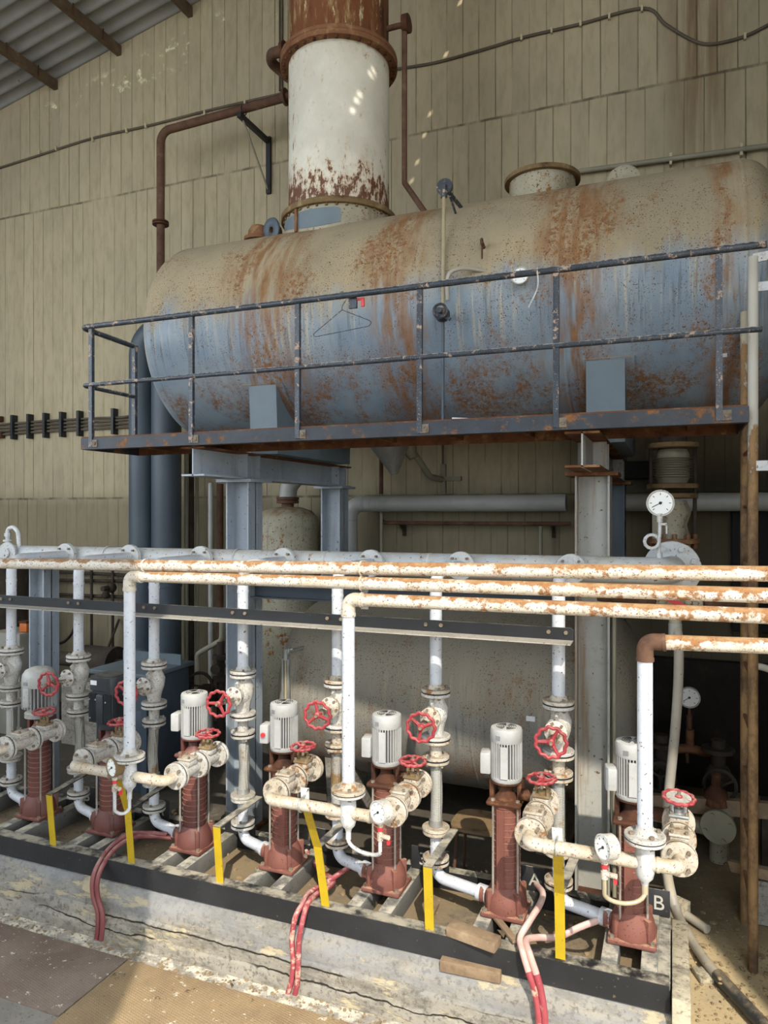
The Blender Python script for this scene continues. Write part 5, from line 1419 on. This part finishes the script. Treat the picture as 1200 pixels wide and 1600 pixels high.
# cabinet and box on the left
cx0, cx1 = atx(152, 4.75), atx(236, 4.75)
t = thing('machine_cabinet', 'slate blue steel machine cabinet behind the black motor pump', 'cabinet', ((cx0 + cx1) / 2, 4.95, 0))
zc = at(190, 1055, 4.75).z
m = MB(); m.box(((cx0 + cx1) / 2, 5.0, zc / 2), (cx1 - cx0, .5, zc), bev=.01); m.build('body', M['bluedark'], t)
m = MB(); m.box(((cx0 + cx1) / 2, 4.98, zc + .025), (cx1 - cx0 + .06, .60, .035), bev=.005); m.box(((cx0 + cx1) / 2, 5.1, zc + .085), (.62, .02, .09)); m.build('top_plate', M['bluepatch'], t)
m = MB(); m.box((cx1 - .05, 4.735, zc / 2), (.06, .03, zc)); m.box((cx0 + .05, 4.735, zc / 2), (.06, .03, zc)); m.build('corner_posts', M['bluedark'], t)
m = MB(); m.box(((cx0 + cx1) / 2 + .02, 4.74, zc * .45), (.42, .02, .5), bev=.004); m.build('door', M['bluedark'], t)
m = MB(); m.disc((cx0 - .02, 5.28, zc - .10), (.2, 1, 0), .21, .05, 32); m.build('belt_guard', M['bluedark'], t)
d0 = at(150, 1040, 5.7)
t = thing('old_motor', 'dark rusty electric motor and shaft behind the cabinet', 'motor', (d0.x, 5.7, .7))
zm = at(160, 1035, 5.7).z
m = MB(); m.cyl((d0.x - .15, 5.7, zm), (d0.x + .22, 5.7, zm), .16, n=24); m.disc((d0.x + .24, 5.7, zm), (1, 0, 0), .17, .05); m.build('body', M['dark_pipe'], t)
m = MB(); m.cyl((d0.x + .2, 5.7, zm), (d0.x + .75, 5.7, zm), .05); m.disc((d0.x + .6, 5.7, zm), (1, 0, 0), .12, .06); m.cyl((d0.x - .7, 5.7, zm), (d0.x - .15, 5.7, zm), .07); m.build('shaft', M['dark_pipe'], t)
m = MB(); m.box((d0.x, 5.7, (zm - .15) / 2), (.5, .4, zm - .15)); m.build('stand', M['plain'], t)
bx = at(22, 1000, 5.6)
t = thing('control_box', 'grey steel control box standing at the left edge behind the first riser', 'cabinet', (bx.x, 5.7, 0))
zb2 = at(22, 990, 5.5).z
m = MB(); m.box((bx.x - .02, 5.75, zb2 / 2), (.42, .5, zb2), bev=.01); m.build('body', M['greybox'], t)
m = MB(); m.box((bx.x + .06, 5.495, zb2 / 2), (.2, .015, zb2 * .8), bev=.004); m.build('door', M['greybox'], t)
ob = at(38, 967, 5.6); t = thing('junction_box', 'small orange junction box on top of the grey control box', 'box', (ob.x, 5.6, zb2))
m = MB(); m.box((ob.x, 5.62, zb2 + .05), (.10, .08, .09), bev=.008); m.build('case', M['orange'], t)
m = MB(); m.box((ob.x, 5.62, zb2 + .108), (.11, .09, .02)); m.cyl((ob.x, 5.66, zb2 + .1), (ob.x, 5.66, zb2 + .22), .01); m.build('lid', M['rust'], t)
m = MB().lathe([(0, 0), (.30, 0), (.30, .9), (.2, 1.0), (0, 1.02)], (atx(-8, 6.0), 6.1, .85), n=24).build('dark_drum', M['dark_pipe'])
tag(m, 'dark rounded drum cut by the left edge of the photo above the control box', 'drum')
bm2 = MB().box((atx(-8, 6.0), 6.1, .425), (.5, .5, .85)).build('drum_stand', M['plain']); tag(bm2, 'concrete block under the dark drum at the left edge', 'block')
# dark pipework on the wall left
pipes = [((240, 896), (212, 896), 'uppermost dark pipe running level on the wall left of the ducts', .02, ((83, 893), (206, 899))),
         (None, None, 'second dark level pipe on the wall left of the ducts', .02, ((80, 906), (206, 908))),
         (None, None, 'third dark level pipe on the wall left of the ducts', .02, ((82, 929), (206, 933)))]
for _, _, lab_, r, (a, b) in pipes:
    p, q2 = at(a[0], a[1], 6.6), at(b[0], b[1], 6.6)
    tag(MB().cyl(p, q2, r, n=10).build('wall_service_pipe', M['dark_pipe']), lab_, 'pipe', 'dark wall pipes')
for u, lab_ in ((143, 'dark upright wall pipe just right of the second riser'), (176, 'dark upright wall pipe with a small valve, nearest the ducts')):
    xx = atx(u, 6.56); t = thing('wall_drop_pipe', lab_, 'pipe', (xx, 6.56, .6), 'dark wall pipes')
    m = MB(); m.cyl((xx, 6.56, .5), (xx, 6.56, 1.75), .016, n=8); m.build('pipe', M['dark_pipe'], t)
    if u == 176:
        zz = at(176, 918, 6.56).z; m = MB(); m.sphere((xx, 6.54, zz), .06); m.cyl((xx, 6.4, zz), (xx, 6.56, zz), .03); m.sphere((xx - .1, 6.56, zz - .09), .045); m.build('valve', M['dark_pipe'], t)
bo = at(160, 1010, 6.0)
tag(MB().bar(at(158, 1040, 6.2), at(186, 968, 6.68), .02, .02).build('propped_rod', M['dark_pipe']), 'dark rod leaning against the wall left of the ducts', 'rod')
tag(MB().tube(smooth_path([at(80, 1004, 6.69), at(97, 1004, 6.69), at(112, 990, 6.69), at(119, 965, 6.69), at(121, 930, 6.69)], 6), .014, n=8).build('cable', M['dark_pipe']), 'black cable curving down the wall beside the short blue column', 'cable')

# cables on the wall
def wall_cable(pts, r, lab_, mat='cable', clips=(), nm='cable'):
    P = [at(u, v, WY - r) for u, v in pts]
    t = thing(nm, lab_, 'cable', tuple(P[0]))
    MB().tube(smooth_path(P, 6), r, n=8).build('sheath', M[mat], t)
    for (u, v) in clips:
        c = at(u, v, WY - .022); m = MB(); m.box(c, (.018, .03, .05)); m.build('clip', M['clip'], t)
wall_cable([(-12, 266), (60, 243), (145, 216), (230, 197), (320, 174), (380, 160), (442, 146)], .014, 'cable clipped across the wall left of the chimney', clips=[(62, 238), (88, 232), (145, 218), (198, 204), (228, 197), (320, 177), (383, 161)])
wall_cable([(612, 109), (680, 98), (760, 76), (820, 58), (905, 38), (1005, 13), (1040, 38), (1080, 62), (1110, 69), (1160, 58), (1210, 34)], .014, 'dark cable sagging across the wall right of the chimney', clips=[(815, 59), (862, 48), (907, 37), (952, 26), (1003, 14), (1164, 57)])
for k, u in enumerate((437, 441)):
    wall_cable([(u, -20), (u, 60), (u, 142)], .010, 'left wire of the pair dropping down the wall beside the chimney' if k == 0 else 'right wire of the pair dropping down the wall beside the chimney', nm='drop_wire')
c0, c1_ = at(880, 271, WY - .05), at(1215, 226, WY - .05)
t = thing('conduit', 'grey conduit running level on the wall behind the tank top', 'conduit', tuple(c0)); MB().cyl(c0, c1_, .022, n=10).build('tube', M['conduit'], t)
m = MB()
for u in (1048, 1158): xx = atx(u, WY - .03); m.box((xx, WY - .03, c0.z + (c1_.z - c0.z) * (xx - c0.x) / (c1_.x - c0.x)), (.02, .06, .10))
m.build('saddles', M['clip'], t)
# cable ladder on the left wall
zt3 = at(60, 668, WY - .05).z
t = thing('cable_bundle', 'bundle of cables held on the wall by black uprights at the left', 'cable', (-6.6, WY - .05, zt3 - .1))
for k in range(4):
    zz = zt3 + .075 - k * .042
    MB().tube(smooth_path([(-8.4, WY - .035, zz - .02), (-7.3, WY - .035, zz), (-6.4, WY - .035, zz), (-5.8, WY - .035, zz + .0), (-5.2, WY - .035, zz + .12 * (1 if k == 0 else 0)), (-4.7, WY - .035, zz + .2 * (1 if k == 0 else 0))], 6), .014, n=8).build('cable', M['cable'], t)
for u in (21, 46, 71, 97, 124, 178):
    xx = atx(u, WY - .05); m = MB(); m.box((xx, WY - .042, zt3 + .02), (.035, .083, .30)); m.build('upright', M['black'], t)
    m = MB()
    for q in range(3): m.box((xx - .01, WY - .05, zt3 + .08 - q * .06), (.03, .05, .02))
    m.build('clamps', M['clip'], t)
for v, lab_ in ((655, 'dark square anchor on the wall at the left edge, above the cables'), (680, 'dark square anchor on the wall at the left edge, below the cables')):
    p = at(4 if v == 655 else 6, v, WY - .02); tag(MB().box((p.x - .06, WY - .04, p.z), (.14, .06, .07), bev=.004).build('wall_anchor', M['rust']), lab_, 'bracket', 'wall anchors')

# ================================================================ right-hand side
vx2 = atx(1051, 4.95); vy2 = 4.95
t = thing('bellows_line', 'dark upright pipe line with steel bellows behind the large gauge', 'pipe', (vx2, vy2, 1.6))
def zv(v): return at(1052, v, vy2).z
m = MB(); m.cyl((vx2, vy2, zv(706)), (vx2, vy2, zv(660)), .085, n=22); m.build('upper_pipe', M['dark_pipe'], t)
for vv in (697, 760, 775): MB().disc((vx2, vy2, zv(vv)), (0, 0, 1), .155 if vv < 770 else .15, .03, 28).build('flange', M['rust_flange'], t)
m = MB(); z0, z1 = zv(748), zv(715); prof = [(.085, z0 - .03)]
for k in range(9):
    prof += [(.10, z0 + (z1 - z0) * (k + .25) / 9), (.118, z0 + (z1 - z0) * (k + .5) / 9), (.10, z0 + (z1 - z0) * (k + .75) / 9)]
prof += [(.10, z1 + .02), (.085, z1 + .05)]
m.lathe(prof, (vx2, vy2, 0), n=28); m.build('bellows', M['conduit'], t)
m = MB(); m.lathe([(.09, zv(850)), (.10, zv(835)), (.085, zv(820)), (.11, zv(800)), (.08, zv(782))], (vx2, vy2, 0), n=20); m.box((vx2 - .09, vy2 - .05, zv(815)), (.06, .08, .25)); m.build('valve_body', M['whitetank'], t)
for dx in (-.13, .13): MB().cyl((vx2 + dx, vy2, zv(845)), (vx2 + dx, vy2, zv(690)), .012, n=8).build('tie_rod', M['dark_pipe'], t)
m = MB(); m.disc((vx2, vy2, zv(845)), (0, 0, 1), .16, .03); m.bolts((vx2, vy2, zv(845)), (0, 0, 1), .135, 10, .014, .09); m.build('bottom_flange', M['rust_band'], t)
m = MB(); m.tube([(vx2, vy2, zv(850)), (vx2, vy2, HZ + .01), (vx2, HY + .27, HZ + .005)], .075, n=20, fil=.12); m.build('bend', M['dark_pipe'], t)
m = MB(); m.disc((hxe, HY + .222, HZ + .005), (0, 1, 0), .150, .024, 32); m.cyl((hxe, HY + .22, HZ + .005), (vx2, HY + .3, HZ + .005), .074); m.build('mating_flange', M['header'], t)
# valve with red lever and hose below the header end
lv = at(1055, 940, 4.35)
t = thing('ball_valve', 'flaking ball valve with red lever below the end of the header', 'valve', (lv.x, 4.35, lv.z - .07))
m = MB(); m.sphere(lv, .06, (1.1, 1, 1)); m.cyl(lv - Vector((.10, 0, 0)), lv + Vector((.12, 0, 0)), .035); m.cyl(lv - Vector((0, 0, .14)), lv + Vector((0, 0, .12)), .034); m.cyl(lv + Vector((.09, 0, 0)), lv + Vector((.14, 0, 0)), .05, n=8); m.build('body', M['whitetank'], t)
m = MB(); m.bar(lv + Vector((-.05, -.07, .03)), lv + Vector((.07, -.07, -.03)), .012, .03); m.cyl(lv, lv + Vector((0, -.075, 0)), .012); m.build('lever', M['redfresh'], t, 'red lever')
m = MB(); m.cyl(lv + Vector((-.10, 0, 0)), lv + Vector((-.42, .05, .0)), .022); m.cyl(lv + Vector((.14, 0, 0)), lv + Vector((.35, .1, .0)), .03); m.build('side_pipe', M['rust_pipe'], t)
hpts = [lv - Vector((0, 0, .12)), at(1060, 1000, 4.32), at(1060, 1060, 4.3), at(1055, 1140, 4.3), at(1046, 1230, 4.3), at(1042, 1290, 4.25), at(1040, 1345, 4.2)]
p1 = atz(1052, 1410, .30); p2 = atz(1072, 1455, .045); p3 = atz(1105, 1505, .045); p4 = atz(1150, 1555, .045); p5 = atz(1215, 1625, .045)
t = thing('drain_hose', 'long grey hose hanging from the ball valve and trailing across the sandy floor', 'hose', (p2.x, p2.y, 0))
mid = Vector(p3).lerp(Vector(p4), .55)
allp = hpts + [p1, p2, p3, mid]
m = MB(); m.tube(smooth_path(allp, 6), .026, n=12); m.build('hose', M['greyhose'], t)
m = MB(); m.tube(smooth_path([mid - (mid - Vector(p3)).normalized() * .04, p4, p5], 6), .031, n=12); m.build('hose_end', M['blackhose'], t, 'black hose end')
m = MB(); m.cyl(lv - Vector((0, 0, .20)), lv - Vector((0, 0, .12)), .036, n=10); m.build('hose_union', M['wpipe'], t)
# ladder and its uprights
t = thing('access_ladder', 'rusty white steel ladder at the right end of the walkway', 'ladder', (.378, 4.25, 0))
lx = .378
ztop = at(1172, 402, 4.05).z
m = MB(); m.cyl((lx, 4.05, 0), (lx, 4.05, ztop), .024, n=14); m.build('stringer', M['ladder'], t)
m = MB(); m.cyl((lx, 4.50, 0), (lx, 4.50, ztop - .16), .022, n=14); m.build('stringer', M['ladder_back'], t)
for k in range(9):
    m = MB(); m.cyl((lx, 4.05, .30 + k * .29), (lx, 4.50, .30 + k * .29), .011, n=8); m.build('rung', M['rust_band'], t)
for v in (404, 449, 728):
    p = at(1178, v, 4.05); m = MB(); m.bar((lx, 4.05, p.z), (1.0, 4.05, p.z + (.06 if v == 404 else 0)), .045 if v != 728 else .05, .012 if v != 728 else .04, up=(0, 1, 0)); m.build('side_rail', M['white'], t)
hp2 = at(1188, 1043, 4.3); tag(MB().tube(smooth_path([(lx + .03, 4.3, hp2.z + .01), (lx + .10, 4.3, hp2.z - .005), (lx + .3, 4.3, hp2.z - .06), (lx + .7, 4.3, hp2.z - .05)], 5), .019, n=10).build('bent_pipe', M['greyhose']), 'bent grey pipe leaving the ladder to the right edge', 'pipe')
# dim things in the dark corner
tag(MB().box((.36, 6.62, .53), (1.36, .10, 1.06), bev=.004).build('sooty_panel', M['panel_dark']), 'dark panel standing against the wall in the right corner', 'panel')
gp = at(1077, 1090, 5.9)
t = thing('pressure_gauge', 'dim dusty gauge in the dark corner behind the hanging hose', 'gauge', tuple(gp))
gauge_body(t, gp, (0, -1, 0), .075, .05)
m = MB(); pts = [gp + Vector((0, .03, -.06)), gp + Vector((0, .03, -.22)), gp + Vector((.03, .03, -.3)), gp + Vector((-.02, .03, -.36)), gp + Vector((-.01, .03, -.5))]; m.tube(pts, .012, n=8, fil=.03); m.cyl(gp + Vector((0, .03, -.14)), gp + Vector((0, .03, -.24)), .022); m.build('siphon_tube', M['rust_pipe'], t)
q1 = at(1004, 1178, 5.9); q2_ = at(1078, 1160, 5.9); q3_ = at(1118, 1182, 5.9)
t = thing('corner_pipe', 'rusty pipe branching below the dim gauge in the dark corner', 'pipe', tuple(q2_))
m = MB(); m.tube(smooth_path([q1, at(1040, 1172, 5.9), at(1078, 1170, 5.9), q3_], 5), .035, n=12); m.cyl(at(1078, 1172, 5.9), at(1078, 1140, 5.9), .03); m.cyl(q1, (q1.x, 5.9, .1), .035); m.cyl(q3_, (q3_.x, 5.9, .1), .035); m.build('pipe', M['rust_band'], t)
for (u, v, y, lab_) in ((1125, 1228, 5.4, 'dark gate valve with round handwheel in the right corner'), (1032, 1215, 5.6, 'dark gate valve half hidden behind the rightmost riser')):
    c = at(u, v, y); t = thing('gate_valve', lab_, 'valve', (c.x, y, 0))
    m = MB(); m.torus(c, (0, -1, .15), .10, .014, 26, 6)
    for k in range(3): a = k * 2.09 + .5; m.bar(c, c + Vector((.1 * math.cos(a), 0, .1 * math.sin(a))), .014, .014)
    m.build('handwheel', M['dark_pipe'], t)
    m = MB(); m.cyl(c, c + Vector((0, .2, 0)), .02); m.sphere(c + Vector((0, .22, 0)), .09); m.cyl((c.x, y + .22, 0), (c.x, y + .22, c.z + .25), .05); m.disc((c.x, y + .22, c.z + .18), (0, 0, 1), .11, .03); m.build('body', M['dark_pipe'], t)
fb = at(1122, 1292, 5.0)
t = thing('flanged_valve', 'dusty white flanged valve on the ground behind the rightmost handwheel', 'valve', (fb.x, 5.0, 0))
m = MB(); m.disc(fb, (-.2, -1, 0), .105, .03, 26); m.bolts(fb, (-.2, -1, 0), .08, 4, .014, .06); m.cyl(fb, fb + Vector((.02, .3, 0)), .055); m.sphere(fb + Vector((.02, .25, .02)), .10); m.build('body', M['conduit'], t)
m = MB(); m.cyl(fb + Vector((.0, .22, .08)), fb + Vector((.0, .22, .26)), .03); m.lathe([(.08, 0), (.07, .08), (.03, .12), (0, .12)], fb + Vector((0, .22, .06))); m.build('bonnet', M['rust'], t)
m = MB(); m.cyl(fb + Vector((-.02, .1, -.06)), fb + Vector((-.50, .16, -.02)), .05); m.cyl(fb + Vector((.02, .25, -.05)), (fb.x + .02, 5.25, 0), .06); m.build('stub_pipe', M['whitetank'], t)
pk0 = at(992, 1250, 5.2); pk1 = at(1230, 1268, 5.2)
tag(MB().bar(pk0, pk1, .10, .05, up=(0, 1, 0)).build('timber_plank', M['wood']), 'long timber plank spanning the dark corner behind the ladder', 'plank')
for k, P in enumerate((pk0 + Vector((.1, .07, 0)), pk1 + Vector((-.1, .07, 0)))):
    tag(MB().box((P.x, P.y, P.z / 2 + .02), (.08, .08, P.z + .04)).build('plank_post', M['dark_pipe']), ('dark post under the left end of the long plank' if k == 0 else 'dark post under the right end of the long plank'), 'post')
b0 = at(1142, 1352, 4.6); b1 = at(1225, 1372, 4.4)
tag(MB().bar(b0, b1, .06, .03, up=(0, 1, 0)).build('short_board', M['wood']), 'short wooden board leaning behind the ladder foot', 'plank')
tag(MB().box(((b0.x + b1.x) / 2 + .1, 4.6, (b0.z + b1.z) / 4 - .02), (.3, .2, (b0.z + b1.z) / 2 - .06)).build('concrete_block', M['plain']), 'low block holding the short wooden board behind the ladder', 'block')
dp = at(1155, 862, 6.5)
tag(MB().box((dp.x + .2, 6.6, dp.z - .15), (.5, .2, 1.0), bev=.01).build('switch_cabinet', M['hole']), 'black switch cabinet on the wall behind the ladder', 'cabinet')
bl = at(990, 735, 6.6)
tag(MB().box((bl.x + .02, 6.6, bl.z), (.26, .21, .15), bev=.02).build('dark_box', M['hole']), 'small black box on the wall right of the right columns', 'box')
# ================================================================ stool
sc_ = atz(742, 1293, .40)
sx_, sy_ = sc_.x + .03, 4.28
t = thing('wooden_stool', 'worn plywood stool with thin tubular legs behind the sixth pump', 'stool', (sx_, sy_, 0))
m = MB(); 
poly = []
for k in range(32):
    a = 2 * PI * k / 32; e = .55
    poly.append((.17 * math.copysign(abs(math.cos(a)) ** e, math.cos(a)), .16 * math.copysign(abs(math.sin(a)) ** e, math.sin(a))))
m.prism(poly, (sx_, sy_, .415), (1, 0, 0), (0, 1, 0), .016); m.build('seat', M['stoolwood'], t)
for dx in (-1, 1):
    for dy in (-1, 1):
        m = MB(); m.tube([(sx_ + dx * .03, sy_ + dy * .10, .405), (sx_ + dx * .12, sy_ + dy * .10, .405), (sx_ + dx * .145, sy_ + dy * .125, 0)], .010, n=10, fil=.04); m.build('leg', M['rust_pipe'], t)
# ================================================================ red hoses over the plinth
def hose(pts, r, mat, lab_, grp, off=None, tie=()):
    P = [Vector(p) for p in pts]
    t = thing('hose', lab_, 'hose', tuple(P[-1]), grp)
    MB().tube(smooth_path(P, 7), r, n=12).build('tube', M[mat], t)
    return t
def hose2(P, r, lab_, grp):
    """hose whose upper length has faded pink and whose hanging length is still red"""
    t = thing('hose', lab_, 'hose', tuple(P[-1]), grp)
    sp = smooth_path(P, 7); k = min(range(len(sp)), key=lambda i: abs(sp[i].z - .37) + (0 if sp[i].y < 3.2 else 9))
    MB().tube(sp[:k + 1], r, n=12).build('faded_length', M['pinkhose'], t, 'faded pink length')
    MB().tube(sp[k:], r * 1.03, n=12).build('red_length', M['redhose'], t, 'red length')
    return t
def P_(lst): return [at(u, v, Y) for u, v, Y in lst]
g = 'red hoses hanging over the plinth'
A1 = [(262, 1304, 3.42), (230, 1302, 3.40), (200, 1304, 3.30), (172, 1325, 3.20), (153, 1352, 3.10), (145, 1376, 3.055), (146, 1400, 3.05), (153, 1425, 3.045), (153, 1450, 3.045), (151, 1467, 3.045)]
hose(P_(A1), .014, 'brownhose', 'dusty dark red hose, left one of the leftmost pair over the plinth', g)
hose(P_([(u + 7, v + 5, Y) for u, v, Y in A1[:3]] + [(u + 7, v + 2, Y) for u, v, Y in A1[3:]]), .013, 'brownhose', 'dusty dark red hose, right one of the leftmost pair over the plinth', g)
A2 = [(440, 1330, 3.55), (468, 1352, 3.48), (505, 1376, 3.38)] 
B1 = [(560, 1345, 3.52), (535, 1362, 3.45), (505, 1382, 3.33), (482, 1396, 3.22), (473, 1412, 3.12), (462, 1432, 3.06), (456, 1465, 3.05), (458, 1500, 3.045), (456, 1530, 3.045), (450, 1552, 3.045)]
hose(P_(B1), .013, 'redhose', 'red and white worn hose, left one of the middle pair over the plinth', g)
B2 = [(478, 1330, 3.62), (500, 1360, 3.5), (520, 1374, 3.42), (514, 1386, 3.34), (496, 1396, 3.24), (481, 1412, 3.13), (473, 1438, 3.055), (467, 1470, 3.05), (466, 1505, 3.045), (465, 1532, 3.045), (461, 1553, 3.045)]
hose(P_(B2), .013, 'redhose', 'red and white worn hose, right one of the middle pair over the plinth', g)
C1 = [(838, 1382, 3.55), (848, 1395, 3.45), (844, 1412, 3.36), (828, 1438, 3.25), (813, 1465, 3.16), (817, 1488, 3.08), (826, 1518, 3.045), (836, 1550, 3.04), (842, 1590, 3.035), (843, 1640, 3.035)]
hose2(P_(C1), .0145,  'faded red hose, left one of the right pair over the plinth', g)
C2 = [(940, 1436, 3.42), (905, 1449, 3.36), (872, 1464, 3.30), (838, 1465, 3.22), (822, 1470, 3.15), (828, 1492, 3.075), (838, 1522, 3.045), (846, 1552, 3.04), (851, 1590, 3.035), (852, 1640, 3.035)]
hose2(P_(C2), .0145,  'pale pink hose from the rightmost pump, right one of the right pair', g)
# ================================================================ timber offcuts
def block(p0, p1, w, h, lab_, z):
    a = atz(*p0, z); b = atz(*p1, z); d = (b - a)
    ang = math.atan2(d.y, d.x); c = (a + b) / 2
    o = MB().box((c.x, c.y, z), (d.length, w, h), rot=(0, 0, ang), bev=.004).build('timber_block', M['wood']); tag(o, lab_, 'wood block', 'timber offcuts')
    return o
block((703, 1449), (778, 1476), .075, .045, 'timber block lying on the skid frame, the upper of two', .415)
block((690, 1502), (784, 1522), .07, .05, 'timber block lying on the plinth ledge in front of the frame, the lower of two', .275)
s0 = at(772, 1426, 3.36); s1 = at(806, 1482, 3.17)
s0.z = .40; s1.z = .41
tag(MB().bar(s0, s1, .03, .012, up=(0, 0, 1)).build('wooden_stick', M['wood']), 'thin wooden stick leaning by the foot of the sixth pump', 'stick')
s0 = atz(672, 1432, .31); s1 = atz(682, 1412, .31)
tag(MB().bar(s0, s1, .03, .02).build('wood_chip', M['wood']), 'small wood chip in the pit behind the fifth yellow post', 'wood scrap')
# ================================================================ floor plates
def fplate(x0, x1, y0, y1, mat, lab_, nm='tread_plate'):
    o = MB().box(((x0 + x1) / 2, (y0 + y1) / 2, .006), (x1 - x0, y1 - y0, .012), bev=.002).build(nm, M[mat]); tag(o, lab_, 'floor plate', 'floor plates')
fplate(-4.0, -2.59, 2.51, 2.955, 'plate_brown', 'brown tread plate in the floor at the lower left corner')
fplate(-2.582, -1.0, 2.30, 2.955, 'plate_tan', 'sandy tan tread plate in the floor at the bottom, right of the brown one')
fplate(-.99, .6, 2.30, 2.955, 'plate_tan', 'sandy tread plate hidden below the right end of the plinth')
# pebbles and rubble on the floor, too many to count
random.seed(11)
m = MB()
def peb(x, y, z, r):
    g = bmesh.ops.create_icosphere(m.bm, subdivisions=1, radius=r)
    s = (random.uniform(.7, 1.4), random.uniform(.7, 1.4), random.uniform(.4, .8)); a = random.uniform(0, 6)
    for v in g['verts']:
        p = Vector((v.co.x * s[0], v.co.y * s[1], v.co.z * s[2])); p = Matrix.Rotation(a, 3, 'Z') @ p
        v.co = p + Vector((x, y, z))
for _ in range(420): peb(random.uniform(.10, .75), random.gauss(3.95, .35), .004, abs(random.gauss(.003, .004)) + .002)
for _ in range(520): peb(random.uniform(-4.2, -1.2), random.uniform(2.955, 3.05), .003, abs(random.gauss(.003, .003)) + .0015)
for _ in range(140): peb(random.uniform(-4.0, -1.2), random.uniform(2.4, 2.95), .013, abs(random.gauss(.002, .002)) + .0015)
for _ in range(300): peb(random.uniform(-4.4, .2), random.uniform(3.25, 3.66), .297, abs(random.gauss(.005, .004)) + .002)
for _ in range(400): peb(random.uniform(-4.4, .9), random.uniform(3.86, 4.6), .004, abs(random.gauss(.008, .007)) + .003)
o = m.build('gravel', M['debris'], kind='stuff'); tag(o, 'scattered gravel and grit on the floor and in the skid pits', 'gravel')
fr = atz(1098, 1522, .02); tag(MB().box((fr.x, fr.y, .015), (.07, .10, .03), rot=(0, 0, .4), bev=.008).build('mortar_lump', M['curb']), 'lump of mortar on the sandy floor beside the end curb', 'rubble')
br = atz(1064, 1578, .02); tag(MB().box((br.x, br.y, .014), (.05, .07, .028), rot=(.1, 0, .3), bev=.006).build('brick_shard', M['pumpred_rust']), 'reddish brick shard on the sand by the end of the plinth', 'rubble')
w0 = atz(1070, 1428, .03); w1 = atz(1105, 1452, .03)
tag(MB().cyl(w0, w1, .024, n=12).build('pipe_offcut', M['greyhose']), 'short grey pipe offcut on the floor behind the hose', 'pipe')
tag(MB().bar(atz(1030, 1405, .05), atz(1072, 1425, .05), .09, .09).build('concrete_lump', M['curb']), 'concrete lump on the ground behind the letter B plate', 'rubble')
# ================================================================ light, camera, view
w = bpy.data.worlds.new('World'); SC.world = w; w.use_nodes = True
nt = w.node_tree; bg = nt.nodes['Background']
bg.inputs[0].default_value = (.85, .92, 1.0, 1); bg.inputs[1].default_value = 4.4
sun = bpy.data.lights.new('sun', 'SUN'); sun.energy = 4.5; sun.angle = math.radians(.35); sun.color = (1, .92, .79)
so = bpy.data.objects.new('sun', sun); COL.objects.link(so)
E = math.radians(SUN_EL)
d = Vector((-math.sin(SUN_AZ) * math.cos(E), math.cos(SUN_AZ) * math.cos(E), -math.sin(E)))
so.rotation_euler = d.to_track_quat('-Z', 'Y').to_euler(); so.location = (3, -6, 9)
cam = bpy.data.cameras.new('camera'); cam.sensor_fit = 'HORIZONTAL'; cam.sensor_width = 36; cam.lens = 36 * FPX / 1200
co = bpy.data.objects.new('camera', cam); COL.objects.link(co)
co.location = (0, 0, EYE); co.rotation_euler = (PI / 2, 0, YAW)
SC.camera = co
SC.cycles.use_denoising = True
SC.cycles.max_bounces = 8; SC.cycles.diffuse_bounces = 5
SC.view_settings.view_transform = 'Standard'; SC.view_settings.look = 'None'; SC.view_settings.gamma = 1; SC.view_settings.use_curve_mapping = False
SC.view_settings.exposure = 0.28
